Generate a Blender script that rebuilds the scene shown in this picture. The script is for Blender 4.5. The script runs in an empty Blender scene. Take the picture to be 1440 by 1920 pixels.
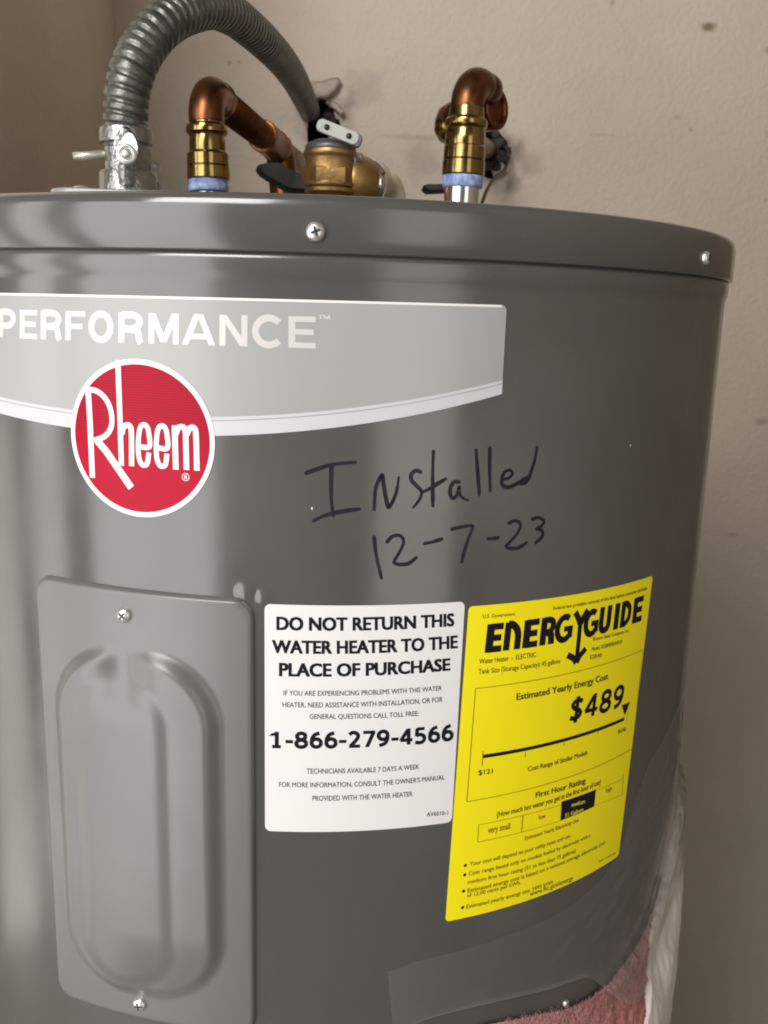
import bpy, bmesh, math, random
from math import sin, cos, pi, radians, sqrt
from mathutils import Vector, Matrix, noise
random.seed(7)
SC = bpy.context.scene
COL = SC.collection
Z0 = 1.45            # height of the camera above the floor
R = 0.25             # heater radius

# ------------------------------------------------------------------ camera
CAM_P = Vector((0, -0.61015, Z0))
CR = Vector((0.99706714, -0.071653, 0.02688817))
CU = Vector((-0.0107376, 0.21688509, 0.97613808))
CF = Vector((0.07577486, 0.97356392, -0.21547962))
FPX = 1702.435
cd = bpy.data.cameras.new('camera')
cam = bpy.data.objects.new('camera', cd)
COL.objects.link(cam)
M = Matrix((CR, CU, -CF)).transposed().to_4x4()
M.translation = CAM_P
cam.matrix_world = M
cd.sensor_fit = 'HORIZONTAL'
cd.sensor_width = 36
cd.lens = FPX / 1440 * 36
cd.clip_start = 0.01
cd.clip_end = 50
cd.dof.use_dof = True
cd.dof.focus_distance = 0.40
cd.dof.aperture_fstop = 34
SC.camera = cam

# ------------------------------------------------------------------ light
W = bpy.data.worlds.new('World')
SC.world = W
W.use_nodes = True
W.node_tree.nodes['Background'].inputs[0].default_value = (1.0, 0.93, 0.84, 1)
W.node_tree.nodes['Background'].inputs[1].default_value = 0.11
SC.view_settings.view_transform = 'Standard'
SC.view_settings.look = 'None'
SC.view_settings.exposure = 0.1
SC.view_settings.gamma = 1


def area(name, loc, target, sx, sy, power, col):
    l = bpy.data.lights.new(name, 'AREA')
    l.shape = 'RECTANGLE'
    l.size, l.size_y, l.energy, l.color = sx, sy, power, col
    o = bpy.data.objects.new(name, l)
    o.location = loc
    o.rotation_euler = (Vector(target) - Vector(loc)).to_track_quat('-Z', 'Y').to_euler()
    COL.objects.link(o)
    return o


area('doorway_light', (-1.15, -1.47, 1.08), (0, 0, 1.08), 1.02, 2.1, 25, (1.0, 0.99, 0.975))
area('side_window_light', (-1.72, -0.80, 1.10), (0, 0, 1.10), 0.30, 2.1, 7, (1.0, 1.0, 0.95))
area('high_fill_light', (-0.6, -1.3, 2.35), (0.15, 0.5, 1.7), 0.7, 0.7, 21, (1.0, 0.97, 0.925))  # fill lamp added high on the left to brighten the back wall
area('right_fill_light', (1.15, -2.6, 1.2), (0, 0, 1.2), 0.95, 2.2, 11, (1.0, 0.96, 0.90))  # fill lamp added at the right front, for the left wall and tank
area('lawn_light', (-1.85, -0.28, 0.62), (0, 0, 1.0), 0.42, 1.25, 4.0, (0.96, 1.0, 0.88))
SC.render.film_transparent = False
SC.cycles.use_denoising = True
SC.cycles.filter_width = 1.9
SC.cycles.max_bounces = 8


# ------------------------------------------------------------------ helpers
def at(x, y, Y):
    """world point seen at photo pixel x, y at depth Y"""
    d = CF + (x - 720) / FPX * CR - (y - 960) / FPX * CU
    t = (Y - CAM_P.y) / d.y
    return CAM_P + d * t


def P(s, z, h=0.0):
    """s, z, h in mm: along the heater's skin, up, and out of it"""
    a = s / 1000 / R
    r = R + h / 1000
    return Vector((r * sin(a), -r * cos(a), Z0 + z / 1000))


def root_loc(o):
    v = Vector((0, 0, 0))
    while o:
        v += Vector(o.location)
        o = o.parent
    return v


def empty(name, loc, label, cat, group=None):
    o = bpy.data.objects.new(name, None)
    o.location = loc
    o.empty_display_size = 0.05
    COL.objects.link(o)
    o['label'] = label
    o['category'] = cat
    if group:
        o['group'] = group
    return o


def mesh(name, vs, fs, mat, parent=None, smooth=True, kind=None):
    me = bpy.data.meshes.new(name)
    org = root_loc(parent) if parent else Vector((0, 0, 0))
    me.from_pydata([tuple(Vector(v) - org) for v in vs], [], fs)
    if smooth:
        me.polygons.foreach_set('use_smooth', [True] * len(me.polygons))
    me.materials.append(mat)
    me.update()
    o = bpy.data.objects.new(name, me)
    COL.objects.link(o)
    if parent:
        o.parent = parent
    if kind:
        o['kind'] = kind
    return o


class B:
    """collects vertices and faces"""
    def __init__(s):
        s.v, s.f = [], []

    def add(s, vs, fs):
        n = len(s.v)
        s.v += [Vector(v) for v in vs]
        s.f += [tuple(i + n for i in f) for f in fs]

    def out(s, name, mat, parent=None, smooth=True, sharp=None, kind=None):
        o = mesh(name, s.v, s.f, mat, parent, smooth, kind)
        bm = bmesh.new()
        bm.from_mesh(o.data)
        if sharp:
            for e in bm.edges:
                if len(e.link_faces) == 2 and e.calc_face_angle(0) > radians(sharp):
                    e.smooth = False
        bm.to_mesh(o.data)
        bm.free()
        return o

    def lathe(s, prof, base, axis=(0, 0, 1), seg=48, cap=True):
        """prof: (radius, distance along the axis)"""
        ax = Vector(axis).normalized()
        q = ax.to_track_quat('Z', 'Y')
        vs, fs = [], []
        for r, h in prof:
            for i in range(seg):
                a = 2 * pi * i / seg
                vs.append(Vector(base) + q @ Vector((r * cos(a), r * sin(a), h)))
        for k in range(len(prof) - 1):
            for i in range(seg):
                j = (i + 1) % seg
                fs.append((k * seg + i, k * seg + j, (k + 1) * seg + j, (k + 1) * seg + i))
        if cap:
            fs.append(tuple(range(seg - 1, -1, -1)))
            n = (len(prof) - 1) * seg
            fs.append(tuple(range(n, n + seg)))
        s.add(vs, fs)

    def tube(s, path, rad, seg=24, cap=True):
        n = len(path)
        path = [Vector(p) for p in path]
        T = [(path[min(i + 1, n - 1)] - path[max(i - 1, 0)]).normalized() for i in range(n)]
        nrm = T[0].orthogonal().normalized()
        vs, fs = [], []
        for i in range(n):
            nrm = (nrm - T[i] * nrm.dot(T[i])).normalized()
            bn = T[i].cross(nrm)
            for k in range(seg):
                a = 2 * pi * k / seg
                r = rad(i, a) if callable(rad) else rad
                vs.append(path[i] + (nrm * cos(a) + bn * sin(a)) * r)
        for i in range(n - 1):
            for k in range(seg):
                j = (k + 1) % seg
                fs.append((i * seg + k, i * seg + j, (i + 1) * seg + j, (i + 1) * seg + k))
        if cap:
            fs.append(tuple(range(seg - 1, -1, -1)))
            fs.append(tuple(range((n - 1) * seg, n * seg)))
        s.add(vs, fs)

    def slab(s, outline, base, ux, uy, un, thick, bev=0.0):
        """outline (u,v) extruded along un, with a small bevel on the front"""
        n = len(outline)
        ux, uy, un = Vector(ux), Vector(uy), Vector(un)
        cx = sum(p[0] for p in outline) / n
        cy = sum(p[1] for p in outline) / n
        rings = [(0, 1.0), (thick - bev, 1.0)]
        vs = []
        size = max(max(abs(p[0] - cx), abs(p[1] - cy)) for p in outline)
        if bev:
            rings.append((thick, 1 - bev / size))
        for h, k in rings:
            for u, v in outline:
                vs.append(Vector(base) + ux * (cx + (u - cx) * k) + uy * (cy + (v - cy) * k) + un * h)
        fs = []
        for r in range(len(rings) - 1):
            for i in range(n):
                j = (i + 1) % n
                fs.append((r * n + i, r * n + j, (r + 1) * n + j, (r + 1) * n + i))
        fs.append(tuple(range(n - 1, -1, -1)))
        fs.append(tuple(range((len(rings) - 1) * n, len(rings) * n)))
        s.add(vs, fs)


def crom(pts, n=8):
    """Catmull-Rom curve through the points (2-D or 3-D)"""
    p = [Vector(q) for q in pts]
    if len(p) < 3:
        return [p[0].lerp(p[1], i / n) for i in range(n + 1)]
    e = [2 * p[0] - p[1]] + p + [2 * p[-1] - p[-2]]
    out = []
    for i in range(1, len(e) - 2):
        a, b, c, d = e[i - 1:i + 3]
        for k in range(n):
            t = k / n
            out.append(0.5 * ((2 * b) + (c - a) * t + (2 * a - 5 * b + 4 * c - d) * t * t + (3 * b - a - 3 * c + d) * t ** 3))
    out.append(e[-2])
    return out


def resample(path, step):
    path = [Vector(p) for p in path]
    out = [path[0]]
    acc = 0.0
    for a, b in zip(path, path[1:]):
        L = (b - a).length
        while L > 0 and acc + L >= step:
            t = (step - acc) / L
            a = a.lerp(b, t)
            out.append(a)
            L = (b - a).length
            acc = 0.0
        acc += L
    return out


def rrect(x0, y0, x1, y1, r, n=6):
    out = []
    for cx, cy, a0 in ((x1 - r, y1 - r, 0), (x0 + r, y1 - r, 90), (x0 + r, y0 + r, 180), (x1 - r, y0 + r, 270)):
        for k in range(n + 1):
            a = radians(a0 + 90 * k / n)
            out.append((cx + r * cos(a), cy + r * sin(a)))
    return out


def quad(q, u, v):
    """q = TL, TR, BL, BR; u right, v up"""
    (ax, ay), (bx, by), (cx, cy), (dx, dy) = q
    return ((1 - v) * ((1 - u) * cx + u * dx) + v * ((1 - u) * ax + u * bx),
            (1 - v) * ((1 - u) * cy + u * dy) + v * ((1 - u) * ay + u * by))


def flat_poly(loops, step=2.0):
    """2-D outline in mm -> triangulated 2-D sheet cut every `step` mm across, so that it can wrap the cylinder"""
    bm = bmesh.new()
    for lp in loops:
        vs = [bm.verts.new((p[0], p[1], 0)) for p in lp]
        if len(loops) == 1:
            bm.faces.new(vs)
        else:
            for i in range(len(vs)):
                bm.edges.new((vs[i], vs[(i + 1) % len(vs)]))
    if len(loops) > 1:
        bmesh.ops.triangle_fill(bm, edges=bm.edges[:], use_beauty=True)
    bmesh.ops.triangulate(bm, faces=bm.faces[:])
    xs = [v.co.x for v in bm.verts]
    x = math.ceil(min(xs) / step) * step
    while x < max(xs):
        bmesh.ops.bisect_plane(bm, geom=bm.verts[:] + bm.edges[:] + bm.faces[:], plane_co=(x + 0.0007, 0, 0), plane_no=(1, 0, 0))
        x += step
    bmesh.ops.recalc_face_normals(bm, faces=bm.faces[:])
    bm.verts.index_update()
    v = [(w.co.x, w.co.y) for w in bm.verts]
    f = []
    for fc in bm.faces:
        idx = [w.index for w in fc.verts]
        if fc.normal.z < 0:
            idx.reverse()
        f.append(tuple(idx))
    bm.free()
    return v, f


def sheet(b, loops, h, step=2.0, thick=0.0):
    """wrap a 2-D outline (mm) on the heater's skin at height h"""
    v, f = flat_poly(loops, step)
    b.add([P(x, y, h) for x, y in v], f)
    if thick:
        for lp in loops:
            n = len(lp)
            vs = [P(x, y, h) for x, y in lp] + [P(x, y, h - thick) for x, y in lp]
            b.add(vs, [(i, i + n, (i + 1) % n + n, (i + 1) % n) for i in range(n)])


def ribbon2(pts, w, taper=None, round_ends=False):
    """2-D stroke -> outline list of quads with mitred joints; returns verts, faces"""
    p = [Vector((q[0], q[1])) for q in pts]
    n = len(p)
    vs, fs = [], []
    for i in range(n):
        a = (p[i] - p[i - 1]).normalized() if i > 0 else None
        c = (p[i + 1] - p[i]).normalized() if i < n - 1 else None
        if a is None:
            a = c
        if c is None:
            c = a
        t = a + c
        t = t.normalized() if t.length > 1e-6 else a
        nn = Vector((-t.y, t.x))
        k = 1 / max(0.6, nn.dot(Vector((-a.y, a.x))))
        ww = w * (taper(i / (n - 1)) if taper else 1)
        vs += [p[i] + nn * ww / 2 * k, p[i] - nn * ww / 2 * k]
    for i in range(n - 1):
        fs.append((2 * i, 2 * i + 1, 2 * i + 3, 2 * i + 2))
    if round_ends:
        for i, sgn in ((0, -1), (n - 1, 1)):
            d = (p[1] - p[0]).normalized() if i == 0 else (p[-1] - p[-2]).normalized()
            nn = Vector((-d.y, d.x))
            ww = w * (taper(i / (n - 1)) if taper else 1) / 2
            base = len(vs)
            arc = []
            for k in range(7):
                a = pi * k / 6
                arc.append(p[i] + nn * ww * cos(a) + d * sgn * ww * sin(a))
            vs += arc
            fs.append(tuple(range(base, base + 7)) if sgn < 0 else tuple(range(base + 6, base - 1, -1)))
    return vs, fs


LAYER = [0]


def stroke(b, pts, w, h, taper=None, round_ends=False):
    LAYER[0] = (LAYER[0] + 1) % 23
    v, f = ribbon2(pts, w, taper, round_ends)
    b.add([P(q[0], q[1], h + LAYER[0] * 0.004) for q in v], f)


def text2d(body):
    cu = bpy.data.curves.new('t', 'FONT')
    cu.body = body
    cu.resolution_u = 3
    o = bpy.data.objects.new('t', cu)
    COL.objects.link(o)
    bpy.context.view_layer.update()
    me = bpy.data.meshes.new_from_object(o)
    v = [(p.co.x, p.co.y) for p in me.vertices]
    f = [tuple(p.vertices) for p in me.polygons]
    bpy.data.objects.remove(o)
    bpy.data.curves.remove(cu)
    bpy.data.meshes.remove(me)
    return v, f


def text(b, body, q, h, bold=0.0):
    """fit the text's capitals into the quad q (TL, TR, BL, BR in mm)"""
    v, f = text2d(body)
    x0 = min(p[0] for p in v)
    x1 = max(p[0] for p in v)
    cap = 0.715 if any(c.isupper() or c.isdigit() for c in body) else 0.52
    offs = [(0, 0)]
    if bold:
        offs = [(dx * bold, dy * bold * 0.55) for dx in (-1, -0.33, 0.33, 1) for dy in (-1, 1)]
    x0 -= bold
    x1 += bold
    for k, (dx, dy) in enumerate(offs):
        vs = []
        for x, y in v:
            s, z = quad(q, (x + dx - x0) / (x1 - x0), (y + dy) / cap)
            vs.append(P(s, z, h + k * 0.006))
        b.add(vs, f)


# ------------------------------------------------------------------ materials
def pbr(name, col, rough=0.5, metal=0.0, coat=0.0, coat_rough=0.1, noise_amt=0.0, noise_scale=30, bump=0.0, bump_scale=200,
        rough_var=0.0, col2=None, spec=0.5):
    m = bpy.data.materials.new(name)
    m.use_nodes = True
    N, L = m.node_tree.nodes, m.node_tree.links
    p = N['Principled BSDF']
    p.inputs['Base Color'].default_value = (*col, 1)
    p.inputs['Roughness'].default_value = rough
    p.inputs['Metallic'].default_value = metal
    p.inputs['Coat Weight'].default_value = coat
    p.inputs['Coat Roughness'].default_value = coat_rough
    p.inputs['Specular IOR Level'].default_value = spec
    tc = N.new('ShaderNodeTexCoord')
    if noise_amt or col2:
        n = N.new('ShaderNodeTexNoise')
        n.inputs['Scale'].default_value = noise_scale
        n.inputs['Detail'].default_value = 6
        n.inputs['Roughness'].default_value = 0.65
        L.new(tc.outputs['Object'], n.inputs['Vector'])
        r = N.new('ShaderNodeValToRGB')
        r.color_ramp.elements[0].position = 0.3
        r.color_ramp.elements[1].position = 0.7
        c2 = col2 or tuple(c * (1 - noise_amt) for c in col)
        r.color_ramp.elements[0].color = (*c2, 1)
        r.color_ramp.elements[1].color = (*col, 1)
        L.new(n.outputs['Fac'], r.inputs['Fac'])
        L.new(r.outputs['Color'], p.inputs['Base Color'])
    if rough_var:
        n = N.new('ShaderNodeTexNoise')
        n.inputs['Scale'].default_value = 18
        n.inputs['Detail'].default_value = 5
        L.new(tc.outputs['Object'], n.inputs['Vector'])
        mr = N.new('ShaderNodeMapRange')
        mr.inputs['From Min'].default_value = 0.3
        mr.inputs['From Max'].default_value = 0.7
        mr.inputs['To Min'].default_value = rough - rough_var
        mr.inputs['To Max'].default_value = rough + rough_var
        L.new(n.outputs['Fac'], mr.inputs['Value'])
        L.new(mr.outputs['Result'], p.inputs['Roughness'])
    if bump:
        n = N.new('ShaderNodeTexNoise')
        n.inputs['Scale'].default_value = bump_scale
        n.inputs['Detail'].default_value = 3
        L.new(tc.outputs['Object'], n.inputs['Vector'])
        bp = N.new('ShaderNodeBump')
        bp.inputs['Strength'].default_value = bump
        bp.inputs['Distance'].default_value = 0.002
        L.new(n.outputs['Fac'], bp.inputs['Height'])
        L.new(bp.outputs['Normal'], p.inputs['Normal'])
    return m


GREY = pbr('grey_enamel', (0.076, 0.0735, 0.068), 0.17, rough_var=0.05, bump=0.06, bump_scale=14, noise_amt=0.08, noise_scale=8, spec=0.75)
PANELGREY = pbr('grey_panel_plastic', (0.128, 0.126, 0.121), 0.34, rough_var=0.05, noise_amt=0.06, noise_scale=12, spec=0.7)
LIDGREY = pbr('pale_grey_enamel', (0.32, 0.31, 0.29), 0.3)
ZINC = pbr('zinc', (0.75, 0.75, 0.72), 0.33, 0.85, rough_var=0.08)
CAST = pbr('cast_zinc', (0.40, 0.40, 0.39), 0.33, 1.0, bump=0.4, bump_scale=260, noise_amt=0.25, noise_scale=90)
HOSE = pbr('galvanised_hose', (0.185, 0.187, 0.166), 0.36, 0.72, bump=0.3, bump_scale=190, noise_amt=0.55, noise_scale=75)
COPPER = pbr('copper', (0.26, 0.105, 0.046), 0.36, 1.0, noise_amt=0.6, noise_scale=70, rough_var=0.08)
BRASS = pbr('brass', (0.38, 0.265, 0.10), 0.21, 1.0, noise_amt=0.45, noise_scale=60, rough_var=0.05)
BRONZE = pbr('cast_bronze', (0.50, 0.31, 0.12), 0.42, 0.85, noise_amt=0.3, noise_scale=50, bump=0.15, bump_scale=300)
TEFLON = pbr('thread_tape', (0.52, 0.60, 0.80), 0.5, col2=(0.10, 0.19, 0.55), noise_scale=190, bump=0.4, bump_scale=300)
CHROME = pbr('nipple_steel', (0.78, 0.78, 0.78), 0.16, 1.0)
CREAM = pbr('cream_plastic', (0.92, 0.83, 0.60), 0.4, noise_amt=0.2, noise_scale=60)
BLACK = pbr('black_plastic', (0.012, 0.012, 0.013), 0.4)
DARKGREEN = pbr('dark_green_plastic', (0.012, 0.017, 0.011), 0.35)
PALE = pbr('pale_lever', (0.62, 0.64, 0.6), 0.4, noise_amt=0.15, noise_scale=90)
RIVET = pbr('rivet', (0.05, 0.055, 0.06), 0.4, 0.6)
STICKER = pbr('white_sticker', (0.695, 0.68, 0.675), 0.4)
YELLOW = pbr('yellow_sticker', (0.86, 0.735, 0.0), 0.42)
INK = pbr('print_ink', (0.006, 0.005, 0.008), 0.6, spec=0.2)
SOFTINK = pbr('thin_print_ink', (0.035, 0.028, 0.035), 0.6, spec=0.2)
LINEINK = pbr('hairline_ink', (0.28, 0.22, 0.0), 0.5)
MARKER = pbr('marker_ink', (0.008, 0.007, 0.016), 0.45, spec=0.2, col2=(0.020, 0.018, 0.026), noise_scale=90)
SILVER = pbr('silver_film', (0.32, 0.32, 0.315), 0.35, 0.0, coat=0.2, coat_rough=0.15)
STRIPE = pbr('white_foil', (0.51, 0.51, 0.53), 0.4, 0.0)
FOIL = pbr('mirror_foil', (0.61, 0.595, 0.57), 0.28, 0.15)
WHITE = pbr('white_print', (0.74, 0.72, 0.70), 0.4)
PAINTCHIP = pbr('paint_chip', (0.75, 0.74, 0.7), 0.5)
PINK = pbr('pink_fiberglass', (0.50, 0.20, 0.20), 0.85, col2=(0.26, 0.085, 0.085), noise_scale=55, bump=0.9, bump_scale=120)
FIBRE = pbr('pale_fibres', (0.66, 0.42, 0.41), 0.8)
FACING = pbr('white_vinyl_facing', (0.78, 0.73, 0.70), 0.42, noise_amt=0.2, noise_scale=14, bump=0.5, bump_scale=22)
PAPER = pbr('torn_paper', (0.55, 0.46, 0.40), 0.8, noise_amt=0.3, noise_scale=60)
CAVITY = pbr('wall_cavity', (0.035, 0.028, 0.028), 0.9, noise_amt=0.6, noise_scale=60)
FLUFF = pbr('grey_insulation', (0.07, 0.058, 0.055), 0.95, col2=(0.02, 0.016, 0.016), noise_scale=70, bump=1.0, bump_scale=150)
CONCRETE = pbr('concrete', (0.30, 0.28, 0.25), 0.8, noise_amt=0.3, noise_scale=6, bump=0.3, bump_scale=60)


def add_dust(m, scale, lo, hi, col, amt):
    N, L = m.node_tree.nodes, m.node_tree.links
    p = N['Principled BSDF']
    tc = N.new('ShaderNodeTexCoord')
    n = N.new('ShaderNodeTexNoise')
    n.inputs['Scale'].default_value = scale
    n.inputs['Detail'].default_value = 1
    L.new(tc.outputs['Object'], n.inputs['Vector'])
    mr = N.new('ShaderNodeMapRange')
    mr.inputs['From Min'].default_value = lo
    mr.inputs['From Max'].default_value = hi
    mr.inputs['To Max'].default_value = amt
    L.new(n.outputs['Fac'], mr.inputs['Value'])
    mx = N.new('ShaderNodeMix')
    mx.data_type = 'RGBA'
    L.new(mr.outputs['Result'], mx.inputs[0])
    L.new(p.inputs['Base Color'].links[0].from_socket, mx.inputs[6])
    mx.inputs[7].default_value = (*col, 1)
    L.new(mx.outputs[2], p.inputs['Base Color'])


for m_ in (GREY, PANELGREY):
    add_dust(m_, 420, 0.74, 0.80, (0.2, 0.19, 0.18), 0.10)
    add_dust(m_, 11, 0.52, 0.75, (0.16, 0.155, 0.148), 0.28)


def red_material():
    m = pbr('red_badge', (0.62, 0.022, 0.05), 0.25, spec=0.1)
    N, L = m.node_tree.nodes, m.node_tree.links
    tc = N.new('ShaderNodeTexCoord')
    w = N.new('ShaderNodeTexWave')
    w.wave_type = 'BANDS'
    w.bands_direction = 'Z'
    w.inputs['Scale'].default_value = 300
    L.new(tc.outputs['Object'], w.inputs['Vector'])
    r = N.new('ShaderNodeValToRGB')
    r.color_ramp.elements[0].color = (0.26, 0.003, 0.016, 1)
    r.color_ramp.elements[1].color = (0.40, 0.005, 0.026, 1)
    L.new(w.outputs['Fac'], r.inputs['Fac'])
    # the printed stripes fade out in the lower half
    sp = N.new('ShaderNodeSeparateXYZ')
    L.new(tc.outputs['Object'], sp.inputs[0])
    mr = N.new('ShaderNodeMapRange')
    mr.inputs['From Min'].default_value = Z0 - 0.062
    mr.inputs['From Max'].default_value = Z0 - 0.045
    L.new(sp.outputs['Z'], mr.inputs['Value'])
    mx = N.new('ShaderNodeMix')
    mx.data_type = 'RGBA'
    mx.inputs[6].default_value = (0.39, 0.005, 0.026, 1)
    L.new(mr.outputs['Result'], mx.inputs[0])
    L.new(r.outputs['Color'], mx.inputs[7])
    L.new(mx.outputs[2], N['Principled BSDF'].inputs['Base Color'])
    return m


RED = red_material()


def wall_material(name, col, spots=(), dark_patches=()):
    """painted plaster with scuffs, plus marks (centre, half width, half height, strength, colour)"""
    m = pbr(name, col, 0.75, bump=0.7, bump_scale=170, spec=0.25)
    N, L = m.node_tree.nodes, m.node_tree.links
    p = N['Principled BSDF']
    tc = N.new('ShaderNodeTexCoord')
    n = N.new('ShaderNodeTexNoise')
    n.inputs['Scale'].default_value = 5
    n.inputs['Detail'].default_value = 8
    n.inputs['Roughness'].default_value = 0.6
    L.new(tc.outputs['Object'], n.inputs['Vector'])
    r = N.new('ShaderNodeValToRGB')
    r.color_ramp.elements[0].position = 0.3
    r.color_ramp.elements[1].position = 0.65
    r.color_ramp.elements[0].color = (*[c * 0.9 for c in col], 1)
    r.color_ramp.elements[1].color = (*col, 1)
    L.new(n.outputs['Fac'], r.inputs['Fac'])
    cur = r.outputs['Color']
    dn = N.new('ShaderNodeTexNoise')
    dn.inputs['Scale'].default_value = 45
    dn.inputs['Detail'].default_value = 5
    L.new(tc.outputs['Object'], dn.inputs['Vector'])
    for (c, hw, hh, st, cc) in list(spots) + list(dark_patches):
        sub = N.new('ShaderNodeVectorMath')
        sub.operation = 'SUBTRACT'
        sub.inputs[1].default_value = tuple(c)
        L.new(tc.outputs['Object'], sub.inputs[0])
        ml = N.new('ShaderNodeVectorMath')
        ml.operation = 'MULTIPLY'
        ml.inputs[1].default_value = (1 / hw, 0, 1 / hh)
        L.new(sub.outputs[0], ml.inputs[0])
        ln = N.new('ShaderNodeVectorMath')
        ln.operation = 'LENGTH'
        L.new(ml.outputs[0], ln.inputs[0])
        ad = N.new('ShaderNodeMath')
        ad.operation = 'MULTIPLY_ADD'
        ad.inputs[1].default_value = 1.6
        L.new(dn.outputs['Fac'], ad.inputs[0])
        L.new(ln.outputs['Value'], ad.inputs[2])
        mr = N.new('ShaderNodeMapRange')
        mr.interpolation_type = 'SMOOTHSTEP'
        mr.inputs['From Min'].default_value = 1.0
        mr.inputs['From Max'].default_value = 2.0
        mr.inputs['To Min'].default_value = st
        mr.inputs['To Max'].default_value = 0.0
        L.new(ad.outputs[0], mr.inputs['Value'])
        mx = N.new('ShaderNodeMix')
        mx.data_type = 'RGBA'
        L.new(mr.outputs['Result'], mx.inputs[0])
        L.new(cur, mx.inputs[6])
        mx.inputs[7].default_value = (*cc, 1)
        cur = mx.outputs[2]
    L.new(cur, p.inputs['Base Color'])
    return m


def film_material():
    m = bpy.data.materials.new('clear_film')
    m.use_nodes = True
    N, L = m.node_tree.nodes, m.node_tree.links
    p = N['Principled BSDF']
    N.remove(p)
    tr = N.new('ShaderNodeBsdfTransparent')
    tr.inputs[0].default_value = (0.985, 0.985, 0.98, 1)
    gl = N.new('ShaderNodeBsdfGlossy')
    gl.inputs['Roughness'].default_value = 0.12
    gl.inputs['Color'].default_value = (0.9, 0.9, 0.9, 1)
    df = N.new('ShaderNodeBsdfDiffuse')
    df.inputs['Color'].default_value = (0.6, 0.58, 0.56, 1)
    fr = N.new('ShaderNodeFresnel')
    fr.inputs['IOR'].default_value = 1.35
    tc = N.new('ShaderNodeTexCoord')
    n = N.new('ShaderNodeTexNoise')
    n.inputs['Scale'].default_value = 24
    n.inputs['Detail'].default_value = 4
    n.inputs['Distortion'].default_value = 1.5
    L.new(tc.outputs['Object'], n.inputs['Vector'])
    bp = N.new('ShaderNodeBump')
    bp.inputs['Strength'].default_value = 0.35
    bp.inputs['Distance'].default_value = 0.003
    L.new(n.outputs['Fac'], bp.inputs['Height'])
    L.new(bp.outputs['Normal'], gl.inputs['Normal'])
    L.new(bp.outputs['Normal'], fr.inputs['Normal'])
    a = N.new('ShaderNodeMixShader')
    L.new(fr.outputs[0], a.inputs[0])
    L.new(tr.outputs[0], a.inputs[1])
    L.new(gl.outputs[0], a.inputs[2])
    c = N.new('ShaderNodeMixShader')
    c.inputs[0].default_value = 0.125
    L.new(a.outputs[0], c.inputs[1])
    L.new(df.outputs[0], c.inputs[2])
    L.new(c.outputs[0], N['Material Output'].inputs['Surface'])
    return m


FILM = film_material()

# ------------------------------------------------------------------ traced outlines, mm on the heater's skin
NOTICE_TEXT = [('DO NOT RETURN THIS', [(-15.54, -124.6), (60.53, -125.25), (-15.53, -130.39), (60.8, -131.04)], 0.045), ('WATER HEATER TO THE', [(-17.34, -134.88), (62.6, -135.44), (-17.34, -140.6), (62.89, -141.3)], 0.045), ('PLACE OF PURCHASE', [(-14.41, -144.96), (59.67, -145.64), (-14.4, -150.89), (59.93, -151.26)], 0.045), ('IF YOU ARE EXPERIENCING PROBLEMS WITH THIS WATER', [(-12.41, -157.3), (56.24, -158.04), (-12.41, -159.63), (56.34, -160.3)], 0.0), ('HEATER, NEED ASSISTANCE WITH INSTALLATION, OR FOR', [(-12.86, -162.68), (56.76, -163.25), (-12.85, -164.95), (56.86, -165.67)], 0.0), ('GENERAL QUESTIONS CALL TOLL FREE:', [(-1.43, -168.0), (46.11, -168.83), (-1.41, -170.29), (46.2, -171.17)], 0.0), ('1-866-279-4566', [(-17.93, -176.35), (62.51, -176.93), (-17.93, -183.72), (62.87, -184.65)], 0.05), ('TECHNICIANS AVAILABLE 7 DAYS A WEEK', [(-2.4, -193.33), (47.19, -194.25), (-2.38, -195.83), (47.27, -196.59)], 0.0), ("FOR MORE INFORMATION, CONSULT THE OWNER'S MANUAL", [(-14.3, -199.8), (59.36, -200.83), (-14.29, -202.17), (59.47, -203.28)], 0.0), ('PROVIDED WITH THE WATER HEATER', [(0.21, -206.29), (44.63, -207.07), (0.23, -208.83), (44.72, -209.51)], 0.0), ('AV6010-1', [(51.58, -218.33), (61.82, -218.93), (51.67, -220.43), (61.92, -221.04)], 0.0)]
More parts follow.
